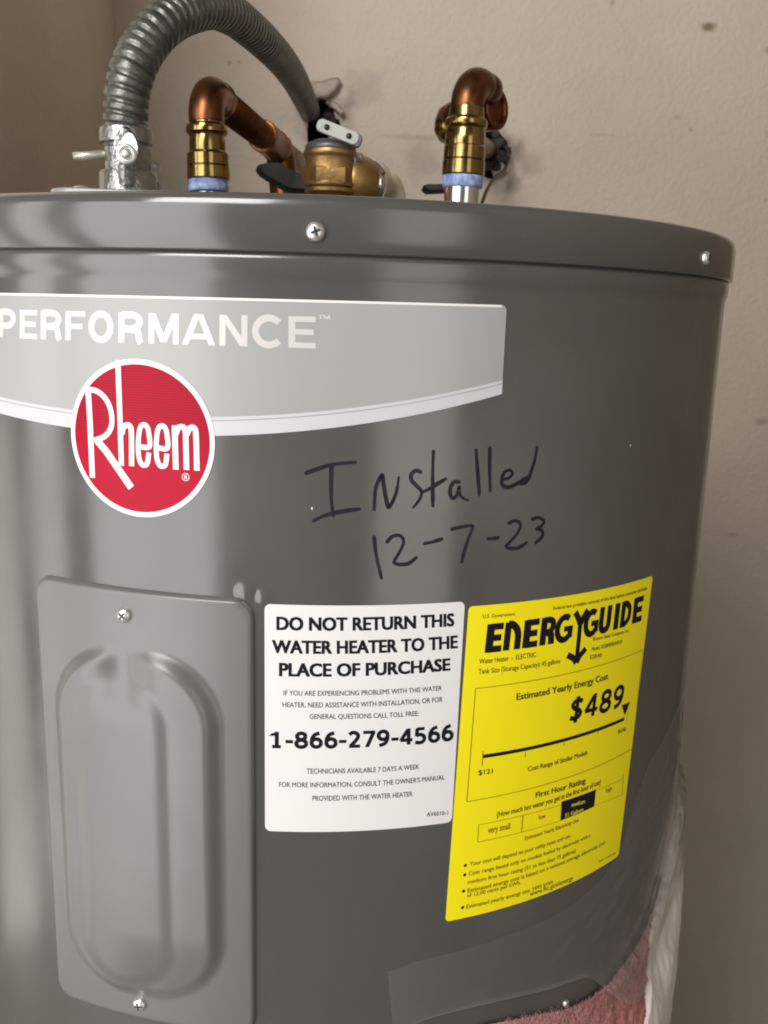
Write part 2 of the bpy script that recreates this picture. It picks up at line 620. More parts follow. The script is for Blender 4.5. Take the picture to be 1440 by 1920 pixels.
ENERGY_TEXT = [('U.S. Government', [(74.14, -127.21), (90.27, -127.76), (74.23, -128.93), (90.38, -129.31)], 0), ('Federal law prohibits removal of this label before consumer purchase.', [(111.28, -127.97), (180.2, -129.65), (111.41, -129.57), (180.53, -131.52)], 0), ('Water Heater  -  ELECTRIC', [(73.5, -147.45), (103.07, -148.29), (73.64, -149.96), (103.25, -150.68)], 0), ('Tank Size (Storage Capacity): 45 gallons', [(73.34, -152.16), (117.68, -153.85), (73.48, -154.68), (117.9, -156.22)], 0), ('Rheem Sales Company, Inc.', [(138.32, -147.38), (166.5, -148.7), (138.53, -149.22), (166.77, -150.49)], 0), ('Model: XE38M09EH45U0', [(137.86, -152.2), (160.99, -153.23), (138.08, -154.2), (161.28, -155.24)], 0), ('E2R40', [(137.28, -156.07), (145.61, -156.65), (137.53, -158.3), (145.86, -158.77)], 0), ('Estimated Yearly Energy Cost', [(93.72, -166.77), (151.98, -168.33), (93.96, -170.1), (152.41, -171.66)], 0.03), ('$489', [(126.52, -176.35), (167.71, -177.87), (125.74, -187.57), (166.65, -189.74)], 0.06), ('$698', [(164.6, -201.89), (171.9, -202.8), (164.69, -204.28), (171.82, -204.92)], 0), ('$121', [(76.03, -201.24), (83.44, -201.73), (76.17, -203.84), (83.59, -204.14)], 0.02), ('Cost Range of Similar Models', [(102.72, -204.92), (140.98, -205.88), (102.9, -207.32), (141.26, -208.43)], 0.02), ('First Hour Rating', [(108.51, -219.37), (141.38, -220.51), (108.57, -222.24), (141.42, -223.71)], 0.03), ('(How much hot water you get in the first hour of use)', [(87.07, -224.41), (153.43, -225.24), (87.09, -227.15), (153.23, -228.11)], 0.02), ('very small', [(82.73, -231.97), (94.75, -232.55), (82.88, -234.54), (94.91, -234.93)], 0), ('low', [(111.52, -232.68), (115.68, -232.87), (111.66, -234.5), (115.84, -234.78)], 0), ('high', [(158.43, -232.82), (163.68, -233.4), (158.67, -234.63), (163.93, -235.22)], 0), ('Estimated Yearly Electricity Use', [(103.79, -241.12), (138.27, -241.67), (103.95, -243.25), (138.5, -243.83)], 0), ('Your cost will depend on your utility rates and use.', [(74.19, -247.33), (133.5, -248.57), (74.16, -249.52), (133.72, -250.73)], 0), ('Cost range based only on models fueled by electricity with a', [(73.87, -252.23), (148.56, -253.82), (73.84, -254.43), (148.79, -255.8)], 0), ('medium first hour rating (51 to less than 75 gallons)', [(73.6, -256.72), (138.01, -258.43), (73.56, -258.78), (138.25, -260.71)], 0), ('Estimated energy cost is based on a national average electricity cost', [(73.82, -261.05), (161.77, -262.59), (73.8, -263.42), (162.06, -264.72)], 0), ('of 12.00 cents per kWh.', [(73.6, -263.82), (103.02, -264.34), (73.56, -265.88), (103.18, -266.52)], 0), ('Estimated yearly energy use: 3493 kWh', [(73.53, -269.52), (123.48, -270.76), (73.5, -271.75), (123.68, -272.93)], 0), ('www.ftc.gov/energy', [(109.15, -273.11), (137.79, -273.96), (109.3, -275.09), (138.01, -276.02)], 0), ('AP 19746', [(157.71, -272.94), (173.01, -274.17), (157.85, -273.96), (173.17, -275.23)], 0)]
ENERGY_WHITE_TEXT = [('medium', [(132.34, -232.14), (141.94, -233.04), (132.51, -233.86), (142.13, -234.79)], 0.02), ('51 Gallons', [(128.42, -236.09), (141.31, -236.67), (128.64, -238.43), (141.55, -238.91)], 0.02)]
NOTICE_QUAD = [(-20.43, -119.31), (65.26, -120.47), (-20.35, -223.55), (64.05, -225.14)]
ENERGY_QUAD = [(67.27, -122.92), (185.13, -125.23), (63.21, -276.43), (176.51, -277.91)]
ENERGY_LOGO_QUAD = [(76.81, -131.98), (177.84, -134.04), (76.0, -145.12), (177.28, -147.13)]
ENERGY_LOGO_U = [-0.0006, 0.0834, 0.09, 0.1777, 0.1891, 0.2725, 0.2829, 0.3626, 0.365, 0.472, 0.4757, 0.5592, 0.5431, 0.641, 0.6462, 0.7307, 0.755, 0.796, 0.8076, 0.8954, 0.9107, 1.0027]
ENERGY_ARROW = [(128.4, -140.76), (128.21, -159.28), (122.07, -153.09), (124.86, -151.83), (130.56, -152.56), (133.89, -152.13)]
ENERGY_TRI = [(165.93, -189.23), (173.5, -189.62), (169.48, -195.66)]
ENERGY_BAR = [(77.96, -194.92), (169.38, -197.6)]
ENERGY_BLACK = [(125.4, -228.93), (150.12, -230.02), (149.82, -239.37), (125.61, -239.17)]
ENERGY_LINES = [([(72.42, -161.35), (181.61, -163.75)], 0.35), ([(71.0, -216.11), (180.6, -217.66)], 0.35), ([(77.81, -192.27), (77.77, -199.38)], 0.5), ([(100.83, -196.99), (100.85, -199.54)], 0.4), ([(124.17, -197.58), (124.16, -199.44)], 0.4), ([(148.2, -197.88), (148.05, -199.37)], 0.4), ([(172.17, -192.37), (171.9, -200.18)], 0.3), ([(77.71, -229.12), (101.72, -229.66)], 0.3), ([(101.72, -229.66), (125.56, -230.62)], 0.25), ([(150.19, -230.58), (173.77, -232.09)], 0.2), ([(77.69, -237.9), (101.72, -238.49)], 0.3), ([(101.72, -238.49), (125.61, -239.17)], 0.25), ([(149.72, -238.56), (174.42, -241.54)], 0.2), ([(77.71, -229.12), (77.69, -237.9)], 0.4), ([(101.72, -229.66), (101.72, -238.49)], 0.6), ([(173.38, -229.57), (174.42, -241.54)], 0.4), ([(72.42, -161.35), (71.0, -216.11)], 0.45), ([(181.61, -163.75), (180.6, -217.66)], 0.3)]
ENERGY_DOTS = [(71.96, -248.75), (71.85, -253.63), (71.69, -262.06), (71.62, -270.72)]
PERF_QUAD = [(-139.23, -3.4), (-0.53, -2.68), (-140.3, -14.79), (-0.4, -14.67)]
PERF_U = [0.0, 0.0716, 0.0887, 0.1549, 0.1689, 0.2462, 0.2574, 0.3248, 0.3373, 0.4168, 0.432, 0.5111, 0.5256, 0.6157, 0.6251, 0.7201, 0.7307, 0.8117, 0.8221, 0.9111, 0.923, 1.0]
TM_QUAD = [(0.3, -2.66), (5.04, -2.74), (0.32, -4.48), (5.06, -4.56)]
LOGO_CENTER = (-71.49, -52.18)
LOGO_RIM = [(-70.56, -20.8), (-72.71, -84.94), (-104.61, -52.51), (-41.6, -55.05)]
LOGO_STROKES = [([(-94.16, -32.98), (-93.88, -47.7), (-93.89, -70.28)], 33), ([(-94.8, -34.09), (-90.4, -34.37), (-86.66, -36.83), (-84.4, -40.65), (-83.63, -45.29), (-84.44, -49.31), (-87.12, -52.52), (-92.21, -54.75)], 29), ([(-91.34, -54.11), (-86.97, -58.59), (-76.04, -73.1)], 40), ([(-80.03, -21.68), (-80.06, -28.35), (-80.02, -45.45), (-80.12, -64.22)], 30), ([(-79.37, -51.18), (-78.63, -48.61), (-77.0, -47.44), (-75.53, -48.08), (-75.16, -50.94), (-75.56, -64.14)], 30), ([(-72.04, -55.83), (-67.54, -55.72), (-67.54, -50.53), (-68.15, -47.83), (-69.58, -46.9), (-71.0, -47.84), (-71.87, -50.76), (-72.36, -55.85), (-72.19, -60.2), (-71.34, -62.71), (-70.11, -63.43), (-68.6, -62.47), (-67.77, -58.13)], 27), ([(-64.33, -55.91), (-59.85, -55.82), (-59.79, -50.57), (-60.48, -47.88), (-61.88, -46.95), (-63.27, -47.87), (-64.11, -50.78), (-64.56, -55.85), (-64.38, -60.19), (-63.53, -62.68), (-62.25, -63.41), (-60.78, -62.46), (-60.07, -58.14)], 27), ([(-56.55, -46.56), (-56.45, -64.41)], 31), ([(-56.04, -49.96), (-55.25, -47.78), (-53.82, -47.0), (-52.36, -47.65), (-52.05, -50.49), (-51.97, -64.32)], 30), ([(-51.6, -50.11), (-50.67, -47.93), (-49.41, -47.03), (-48.25, -47.62), (-47.78, -50.31), (-47.67, -64.4)], 30)]
LOGO_R = (-52.4, -67.25)
HAND = [[(-3.65, -64.0), (0.57, -62.37), (5.56, -60.74), (10.58, -59.91), (16.0, -59.48)], [(6.34, -61.12), (6.33, -70.97), (6.64, -76.53), (7.42, -81.48)], [(-0.6, -83.63), (3.12, -81.75), (7.01, -80.52), (12.47, -79.47), (17.97, -78.68)], [(24.08, -78.96), (24.2, -74.15), (24.71, -69.36), (26.89, -64.77), (27.71, -68.59), (28.82, -74.19), (30.05, -78.07), (31.83, -75.44), (33.3, -71.04), (33.94, -65.62)], [(43.05, -63.59), (41.14, -63.0), (39.32, -64.33), (39.24, -66.73), (41.36, -69.17), (43.49, -71.22), (43.73, -73.24), (42.43, -76.05), (40.46, -78.43)], [(48.23, -55.15), (48.22, -60.88), (48.46, -68.91), (48.91, -77.85)], [(43.69, -72.19), (46.79, -70.89), (50.05, -68.95), (54.16, -66.64)], [(60.05, -68.26), (57.81, -68.19), (56.44, -70.1), (56.33, -73.19), (57.61, -75.03), (59.27, -73.7), (60.15, -70.47), (60.43, -72.52), (61.57, -74.69), (64.54, -76.2)], [(66.94, -54.87), (68.21, -63.81), (69.57, -74.11)], [(73.3, -54.39), (73.77, -64.01), (74.64, -72.68)], [(79.69, -67.95), (83.12, -67.37), (84.89, -65.54), (83.56, -64.07), (81.07, -64.71), (79.84, -67.38), (80.2, -70.05), (82.91, -71.43), (86.65, -70.37), (92.27, -67.49)], [(92.47, -67.5), (89.8, -68.53), (89.13, -70.0), (91.65, -69.8), (93.66, -67.56)], [(96.48, -54.86), (95.71, -60.39), (94.26, -64.91), (93.29, -67.88)], [(24.37, -90.72), (25.17, -96.87), (26.35, -102.26), (27.89, -108.12)], [(29.9, -92.62), (32.27, -90.3), (35.53, -90.38), (36.85, -93.05), (35.49, -96.72), (33.47, -100.38), (33.27, -101.87), (36.33, -102.63), (39.63, -102.09), (42.46, -99.86)], [(46.01, -93.94), (49.78, -93.26), (53.41, -92.26)], [(57.88, -88.23), (62.46, -87.45), (67.16, -87.44), (65.78, -91.8), (64.1, -97.17), (62.95, -102.59)], [(74.65, -93.36), (79.77, -93.28)], [(84.69, -87.09), (87.73, -86.28), (90.4, -88.17), (89.27, -91.68), (85.91, -95.28), (83.91, -97.09), (85.63, -98.43), (90.03, -98.46), (94.09, -96.64)], [(96.45, -86.23), (99.69, -85.8), (102.74, -87.6), (101.54, -89.66), (99.04, -90.75), (102.03, -91.88), (102.24, -94.5), (99.01, -97.0)]]
BLANKET_EDGE = [(86.18, -338.48), (97.05, -340.49), (117.2, -344.83), (140.26, -351.65), (160.18, -355.37), (177.74, -355.04), (188.69, -351.78), (204.65, -349.05), (219.25, -343.71), (233.64, -336.29)]
PINK_EDGE = [(196.01, -394.04), (220.92, -397.07), (224.74, -383.12), (217.75, -362.31)]
TAPE = [(38.82, -326.3), (33.66, -306.34), (36.22, -298.14), (52.04, -294.61), (70.85, -293.91), (100.11, -292.67), (133.77, -286.73), (161.31, -273.31), (182.82, -248.02), (201.68, -233.63)]
TAPE_LOW = [(50.66, -328.62), (69.63, -326.47), (96.23, -327.93), (134.69, -335.21), (165.45, -340.64), (180.8, -338.89), (197.71, -331.33), (213.89, -321.48), (232.07, -303.73)]
CHIPS = [(-1.23, -78.49), (154.37, -57.18)]
CHAN = [(-116.65, -167.46), (-118.48, -196.24), (-102.99, -145.88), (-107.0, -193.8), (-84.41, -147.41), (-80.98, -157.95), (-66.87, -187.2), (-45.1, -184.95), (-96.74, -309.3), (-44.76, -162.74), (-61.94, -290.13), (-116.89, -260.89)]

# ------------------------------------------------------------------ the alcove: walls and floor, plus an unseen shade wall
WY = 0.58            # back wall
LX = -0.2425         # left wall
HOLE1 = [(574, 222), (580, 200), (592, 187), (606, 184), (617, 196), (625, 204), (629, 220), (638, 232), (636, 256), (620, 280), (594, 284), (577, 262)]
HOLE2 = [(893, 270), (903, 250), (922, 243), (940, 252), (953, 272), (957, 295), (948, 318), (925, 335), (905, 330), (893, 305)]


def hole_loop(px, seed):
    pts = crom([at(x, y, WY) for x, y in px] + [at(*px[0], WY)], 4)[:-1]
    return [Vector((p.x + 0.0034 * noise.noise(Vector((i * 0.9, seed, 0))), WY, p.z + 0.0034 * noise.noise(Vector((i * 0.9, seed, 5))))) for i, p in enumerate(pts)]


def spot(x, y, w, h, st, col):
    return (at(x, y, WY), w * 0.00070, h * 0.00070, st, col)


DIRT = (0.16, 0.11, 0.06)
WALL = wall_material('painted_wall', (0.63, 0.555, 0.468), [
    spot(1328, 50, 17, 10, 0.85, (0.20, 0.125, 0.05)), spot(1270, 220, 9, 5, 0.35, DIRT), spot(1296, 243, 7, 5, 0.35, DIRT),
    spot(1440, 95, 7, 9, 0.4, DIRT), spot(1438, 250, 5, 8, 0.25, DIRT), spot(1436, 375, 6, 6, 0.25, DIRT),
    spot(1148, 4, 6, 6, 0.4, DIRT), spot(430, 118, 4, 4, 0.5, DIRT), spot(448, 116, 4, 3, 0.4, DIRT), spot(1430, 790, 22, 9, 0.35, DIRT),
    spot(1375, 1003, 14, 6, 0.35, DIRT), spot(1130, 253, 32, 3, 0.25, DIRT), spot(770, 257, 50, 7, 0.3, (0.2, 0.16, 0.14)),
], [  # soft darker patches round the holes and on both sides of the right fitting
    spot(925, 290, 55, 62, 0.75, (0.10, 0.075, 0.07)), spot(985, 305, 45, 30, 0.28, (0.16, 0.12, 0.12)),
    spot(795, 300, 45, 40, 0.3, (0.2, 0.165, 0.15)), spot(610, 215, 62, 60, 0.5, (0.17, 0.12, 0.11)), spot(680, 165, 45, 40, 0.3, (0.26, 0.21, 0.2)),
    spot(960, 345, 24, 20, 0.4, (0.13, 0.1, 0.09)),
])
LEFTWALL = wall_material('painted_side_wall', (0.70, 0.61, 0.51), [
    ((LX, 0.16, Z0 + 0.175), 1, 0.004, 0.0, DIRT)])

loops = [[Vector((LX - 0.001, WY, 0)), Vector((1.5, WY, 0)), Vector((1.5, WY, 2.5)), Vector((LX - 0.001, WY, 2.5))],
         hole_loop(HOLE1, 1.3), hole_loop(HOLE2, 4.1)]
bm = bmesh.new()
rims = []
for lp in loops:
    vs = [bm.verts.new(p) for p in lp]
    rims.append(vs)
    for i in range(len(vs)):
        bm.edges.new((vs[i], vs[(i + 1) % len(vs)]))
bmesh.ops.triangle_fill(bm, edges=bm.edges[:], use_beauty=True)
for vs in rims[1:]:                                     # plaster thickness round each hole
    back = [bm.verts.new(v.co + Vector((0, 0.013, 0))) for v in vs]
    n = len(vs)
    for i in range(n):
        bm.faces.new((vs[i], vs[(i + 1) % n], back[(i + 1) % n], back[i]))
me = bpy.data.meshes.new('back_wall')
bmesh.ops.recalc_face_normals(bm, faces=bm.faces[:])
bm.to_mesh(me)
bm.free()
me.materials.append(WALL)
back_wall = bpy.data.objects.new('back_wall', me)
COL.objects.link(back_wall)
back_wall['kind'] = 'structure'
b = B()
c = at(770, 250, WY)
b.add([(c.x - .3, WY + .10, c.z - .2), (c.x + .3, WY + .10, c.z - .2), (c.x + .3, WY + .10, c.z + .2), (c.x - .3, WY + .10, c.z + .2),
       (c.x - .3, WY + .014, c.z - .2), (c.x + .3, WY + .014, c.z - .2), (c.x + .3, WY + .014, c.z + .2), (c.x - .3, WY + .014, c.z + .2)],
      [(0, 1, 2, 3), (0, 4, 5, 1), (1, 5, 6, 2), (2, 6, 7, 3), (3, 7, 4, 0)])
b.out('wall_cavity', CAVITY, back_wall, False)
b = B()                                                  # crumbled grey insulation in the right hole
for k in range(66):
    x, y = (random.gauss(922, 17), random.gauss(290, 24)) if k < 46 else (random.gauss(612, 10), random.gauss(222, 16))
    c = at(x, y, WY + (random.uniform(-0.012, 0.014) if k < 46 else random.uniform(0.016, 0.03)))
    r = random.uniform(0.003, 0.0095)
    seg = 7
    prof = [(r * sin(pi * j / 6) * random.uniform(.7, 1.2), -r * cos(pi * j / 6)) for j in range(7)]
    b.lathe(prof, c, (random.gauss(0, 1), random.gauss(0, 1), random.gauss(0, 1)), seg, False)
b.out('crumbled_insulation', FLUFF, back_wall, kind='stuff')


def torn(px, lift, name='torn_paper'):
    """a curled flap of torn wall paper, px listed round its outline; lift in mm at the last third"""
    n = len(px)
    pts = [at(x, y, WY - 0.002 - lift[i] / 1000) for i, (x, y) in enumerate(px)]
    cen = sum(pts, Vector()) / n + Vector((0, -0.004, 0))
    b = B()
    vs = pts + [(p + cen) / 2 + Vector((0, -0.002, 0)) for p in pts] + [cen]
    fs = [(i, (i + 1) % n, n + (i + 1) % n, n + i) for i in range(n)] + [(n + i, n + (i + 1) % n, 2 * n) for i in range(n)]
    b.add(vs, fs)
    o = b.out(name, PAPER, back_wall)
    md = o.modifiers.new('solidify', 'SOLIDIFY')
    md.thickness = 0.0012
    return o


torn([(580, 156), (594, 154), (603, 155), (618, 149), (634, 146), (639, 153), (633, 161), (629, 170), (620, 177), (612, 185), (600, 184), (592, 186), (584, 176)], [0, 0, 1, 2, 5, 7, 8, 8, 7, 5, 2, 1, 0])
torn([(618, 190), (632, 195), (640, 207), (646, 212), (640, 218), (630, 206), (620, 200)], [0, 1, 3, 6, 6, 3, 1])
torn([(928, 300), (942, 306), (950, 318), (940, 330), (926, 334), (922, 318)], [2, 4, 6, 6, 3, 2])

b = B()
b.add([(LX, WY + .001, 0), (LX, 0.085, 0), (LX, 0.085, 2.5), (LX, WY + .001, 2.5), (LX - .6, 0.085, 0), (LX - .6, 0.085, 2.5)],
      [(0, 1, 2, 3), (1, 4, 5, 2)])
o = b.out('left_wall', LEFTWALL, None, False)
o['kind'] = 'structure'
b = B()  # unseen wall, added in brown to shade the lower right and darken the tank
b.add([(.76, WY + .001, 0), (.76, -.9, 0), (.76, -.9, 2.5), (.76, WY + .001, 2.5), (1.3, -.9, 0), (1.3, -.9, 2.5)],
      [(3, 2, 1, 0), (2, 5, 4, 1)])
o = b.out('right_shade_wall', pbr('brown_shade_wall', (0.24, 0.185, 0.14), 0.7, noise_amt=0.2, noise_scale=6), None, False)
o['kind'] = 'structure'
b = B()
b.add([(-3, -3, 0), (3, -3, 0), (3, 1.2, 0), (-3, 1.2, 0)], [(0, 1, 2, 3)])
o = b.out('floor', CONCRETE, None, False)
o['kind'] = 'structure'

# ------------------------------------------------------------------ the water heater
heater = empty('water_heater', (0, 0, 0), 'big grey cylindrical electric water heater with red round badge and stickers', 'water heater')
PS0, PS1, PZ0, PZ1 = -126.0, -24.6, -327.0, -115.2      # access panel: left, right, bottom, top


def ptop(s):
    return PZ1 - 0.02 * (s - PS0)


# jacket: a shell with an opening behind the access panel
hs0, hs1, hz0, hz1 = PS0 + 6, PS1 - 6, PZ0 + 6, PZ1 - 9
a0, a1 = hs0 / 250, hs1 / 250
ths = [a0 + (a1 - a0) * i / 48 for i in range(48)] + [a1 + (2 * pi - (a1 - a0)) * i / 720 for i in range(720)]
prof = [(-1380, 249.9), (-900, 250), (hz0, 250), ((hz0 + hz1) / 2, 250), (hz1, 250), (-60, 250), (0, 250), (8, 250.0), (10.0, 250.1), (11.6, 250.5), (13.4, 251.0), (15.5, 251.3), (18.5, 251.3), (19.8, 251.0),
        (20.6, 250.3), (30, 250.0)]
b = B()
nt = len(ths)
vs = [(r / 1000 * sin(t), -r / 1000 * cos(t), Z0 + z / 1000) for z, r in prof for t in ths]
fs = []
for k in range(len(prof) - 1):
    for i in range(nt):
        if k in (2, 3) and i < 48:
            continue
        j = (i + 1) % nt
        fs.append((k * nt + i, k * nt + j, (k + 1) * nt + j, (k + 1) * nt + i))
b.add(vs, fs)
b.out('jacket', GREY, heater)

b = B()
cp = [(250.6, 20.9), (252.3, 20.9), (252.9, 21.5), (252.9, 37.5), (252.6, 39.5), (251.7, 41.2), (250.2, 42.2), (248.5, 42.5), (245, 42.4), (242.5, 41), (241, 39), (200, 39.5), (100, 40), (1, 40)]
b.lathe([(r / 1000, Z0 + z / 1000) for r, z in cp], (0, 0, 0), seg=512, cap=False)
top_cap = b.out('top_cap', GREY, heater, sharp=50)


def screw(parent, s, z, h, d=8.4, rot=0.3, name='screw', washer=False):
    """pan head cross-slot screw standing on the skin"""
    n = (P(s, z, 10) - P(s, z, 0)).normalized()
    base = P(s, z, h)
    r = d / 2000
    b = B()
    prof = [(r, 0), (r, 0.25 * r), (r * .93, 0.42 * r), (r * .75, 0.60 * r), (r * .55, .70 * r), (r * .3, .76 * r), (0.0001, .78 * r)]
    if washer:
        prof = [(r * 1.18, 0), (r * 1.18, .12 * r)] + [(q, w + .12 * r) for q, w in prof]
    b.lathe(prof, base, n, 28)
    o = b.out(name, ZINC, parent, sharp=55)
    b = B()
    ux = Vector((n.y, -n.x, 0)).normalized()
    uz = n.cross(ux)
    for k in (0, pi / 2):
        u = ux * cos(rot + k) + uz * sin(rot + k)
        w = n.cross(u)
        L, t = r * .52, r * .13
        c = base + n * r * (0.66 + 0.02 * (k > 0))
        b.slab([(-L, -t), (L, -t), (L, t), (-L, t)], c, u, w, n, r * (.14 + (.02 if k else 0)))
    b.out('cross_slot', RIVET, o, False)
    return o


def screw_part(parent, *a, **k):
    return screw(parent, *a, **k)


b = B()
screw_part(top_cap, -0.9, 28.6, 2.9, 7.2, 0.35)
screw_part(top_cap, 203.5, 29.0, 2.9, 6.4, 0.6)

# low cover plate of the junction box on the lid
jz = at(330, 352.5, -0.075).z
xl, xr = at(84, 358, -0.075).x, at(556, 358, -0.075).x
b = B()
cx = (xl + xr) / 2
hw = (xr - xl) / 2
prof = []
ring = []
for k, (ins, z) in enumerate([(0, Z0 + .0395), (0, jz - .004), (.0006, jz - .0022), (.004, jz - .0012), (.03, jz + .0002), (.06, jz + .0006)]):
    ol = rrect(-hw + ins, -0.075 + ins * .8, hw - ins, 0.065 - ins * .8, max(.012 - ins, .002), 5)
    ring.append([(cx + x, y, z) for x, y in ol])
n = len(ring[0])
b.add([p for r_ in ring for p in r_], [(k * n + i, k * n + (i + 1) % n, (k + 1) * n + (i + 1) % n, (k + 1) * n + i) for k in range(len(ring) - 1) for i in range(n)] + [tuple(range((len(ring) - 1) * n, len(ring) * n))])
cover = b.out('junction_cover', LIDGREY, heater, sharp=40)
for x in (152, 563):
    c = at(x, 354 if x < 300 else 363, -0.06)
    c.z = min(c.z, jz + 0.001) - (0.0015 if x < 300 else 0.004)
    b = B()
    b.lathe([(.0055, 0), (.0053, .0016), (.004, .003), (.002, .0036), (.0002, .0038)], c - Vector((0, 0, .0005)), (0, 0, 1), 20)
    b.out('screw', ZINC, cover)


# access panel: pressed sheet with two curved channels round a raised centre
def sd_box(x, y, hx, hy, r):
    qx, qy = abs(x) - hx + r, abs(y) - hy + r
    return min(max(qx, qy), 0) + sqrt(max(qx, 0) ** 2 + max(qy, 0) ** 2) - r


def sst(a, b_, x):
    t = min(1, max(0, (x - a) / (b_ - a)))
    return t * t * (3 - 2 * t)


def panel_h(s, z):
    c = -80.5
    zt = ptop(s)
    d = sd_box(s - (PS0 + PS1) / 2, z - (zt + PZ0) / 2, (PS1 - PS0) / 2, (zt - PZ0) / 2, 9)
    e = -d
    h = 2.7 * sqrt(max(0, 1 - (1 - min(e, 2.2) / 2.2) ** 2)) + 0.02
    x = s + 79.5
    dp = sd_box(x + 2.5, z + 230, 20.0, 74, 19.9)
    do = sd_box(x - 2.0, z + 227, 39.5, 86, 34)
    ring = sst(-0.5, 7.0, -do)
    notch = math.exp(-((x + 1) / 10.5) ** 2) * sst(-176, -150, z)
    fade = 1 - 0.8 * sst(-275, -314, z) * sst(-16, 14, x)
    h += 4.8 * ring * (1 - 0.9 * notch) * fade
    h += 0.9 * sst(-2.0, 5.0, -dp) * fade
    h -= 0.22 * math.exp(-((dp - 2.5) / 2.4) ** 2) * ring * (1 - notch)
    h -= 0.6 * math.exp(-((x / 9) ** 2 + ((z + 128) / 8) ** 2))      # dimple at the screw
    return h


STEP = 1.0
ns = int((PS1 - PS0) / STEP) + 1
nz = int((PZ1 - PZ0) / STEP) + 1
vs, fs = [], []
idx = {}
for j in range(nz + 1):
    for i in range(ns + 1):
        u = i / ns
        s = PS0 + (PS1 - PS0) * u
        z = PZ0 + (ptop(s) - PZ0) * j / nz
        d = sd_box(s - (PS0 + PS1) / 2, z - (ptop(s) + PZ0) / 2, (PS1 - PS0) / 2, (ptop(s) - PZ0) / 2, 9)
        if d > 1e-4 and (abs(s + 75.3) > 40):                                        # pull corner vertices onto the rounded outline
            ccx = (PS0 + 9) if s < -75 else (PS1 - 9)
            ccz = (PZ0 + 9) if j < nz / 2 else (ptop(s) - 9)
            v = Vector((s - ccx, z - ccz)).normalized() * 9
            s, z = ccx + v.x, ccz + v.y
        idx[i, j] = len(vs)
        vs.append(P(s, z, panel_h(s, z)))
for j in range(nz):
    for i in range(ns):
        fs.append((idx[i, j], idx[i + 1, j], idx[i + 1, j + 1], idx[i, j + 1]))
panel = mesh('access_panel', vs, fs, PANELGREY, heater)
panel['label'] = 'pressed grey access panel with arched channels'
screw(panel, -80.3, -127.6, panel_h(-80.3, -127.6) - .2, 6.6, 0.9)
screw(panel, -79.2, -317.5, panel_h(-79.2, -317.5) - .2, 6.6, 0.2)
screw(heater, 140.1, -349.4, 0, 4.2, 0.2)
for (s, z, r0) in ((-28.0, -114.4, 5.6), (-20.8, -116.0, 4.8)):   # small bulges pressed into the jacket at the panel's corner
    b = B()
    vs = []
    for k in range(9):
        for m in range(24):
            rr = r0 * k / 8
            vs.append(P(s + rr * cos(m * pi / 12), z + rr * sin(m * pi / 12), 0.03 + 0.6 * (1 - (k / 8) ** 2) ** 2))
    b.add(vs, [(k * 24 + m, k * 24 + (m + 1) % 24, (k + 1) * 24 + (m + 1) % 24, (k + 1) * 24 + m) for k in range(8) for m in range(24)])
    b.out('corner_bulge', GREY, heater)
for (s, z) in CHIPS:
    b = B()
    v = [(s + random.uniform(.5, 1.1) * .4 * cos(a), z + random.uniform(.7, 1.4) * .55 * sin(a)) for a in [k * pi / 4 for k in range(8)]]
    b.add([P(x * 1, y, .06) for x, y in v], [tuple(range(8))])
    b.out('paint_chip', PAINTCHIP, heater, False)

# ---- printed band with the brand name
LC = (-71.8, -53.0)


def top_z(s):
    return 3.3 + 0.6 * (s + 138) / 214


def sw_up(s):
    return -43.4 + 17.3 * ((s + 73) / 151) ** 2


def sw_dn(s):
    return -51.0 + 19.2 * ((s + 73) / 151) ** 2


xsr = [77.6 - 300.6 * i / 100 for i in range(101)]
field = [(-222, top_z(-222)), ] + [(x, sw_dn(x) + .1) for x in reversed(xsr)]
r0 = 2.2
field += [(77.6, top_z(77) - r0)] + [(77.6 - r0 + r0 * cos(a), top_z(77) - r0 + r0 * sin(a)) for a in (pi / 6, pi / 3, pi / 2)]
b = B()
sheet(b, [field], 0.16, 2.0, 0.16)
band = b.out('brand_band', SILVER, heater)
b = B()
for lo, hi, h in ((sw_dn, lambda s: sw_up(s) - 1.7, .20), (lambda s: sw_up(s) - 1.25, sw_up, .20)):
    vs = [P(x, f(x), h) for x in xsr for f in (lo, hi)]
    b.add(vs, [(2 * i, 2 * i + 1, 2 * i + 3, 2 * i + 2) for i in range(100)])
b.out('swoosh_stripe', STRIPE, band)
b = B()
xs2 = [75.4 - 297 * i / 100 for i in range(101)]
b.add([P(x, f, .21) for x in xs2 for f in (top_z(x) - .95, top_z(x) - .02)], [(2 * i, 2 * i + 1, 2 * i + 3, 2 * i + 2) for i in range(100)])
b.out('border_line', WHITE, band)

GL = {
    'P': ([[(.14, 0), (.14, 1)], [(.14, .92), (.55, .92), (.78, .85), (.88, .70), (.78, .52), (.55, .43), (.14, .43)]], 0),
    'E': ([[(.14, 0), (.14, 1)], [(.14, .915), (1, .915)], [(.14, .51), (.93, .51)], [(.14, .085), (1, .085)]], 0),
    'R': ([[(.13, 0), (.13, 1)], [(.13, .92), (.55, .92), (.76, .85), (.85, .71), (.76, .55), (.55, .46), (.13, .46)], [(.58, .47), (.78, .36), (.83, .12), (.9, 0)]], 0),
    'F': ([[(.15, 0), (.15, 1)], [(.15, .915), (1, .915)], [(.15, .49), (.88, .49)]], 0),
    'M': ([[(.10, 0), (.10, 1)], [(.13, .99), (.5, .06)], [(.5, .06), (.87, .99)], [(.90, 0), (.90, 1)]], 0),
    'A': ([[(.09, 0), (.46, 1)], [(.91, 0), (.54, 1)], [(.2, .28), (.8, .28)]], 0),
    'N': ([[(.12, 0), (.12, 1)], [(.14, .99), (.86, .01)], [(.88, 0), (.88, 1)]], 0),
}
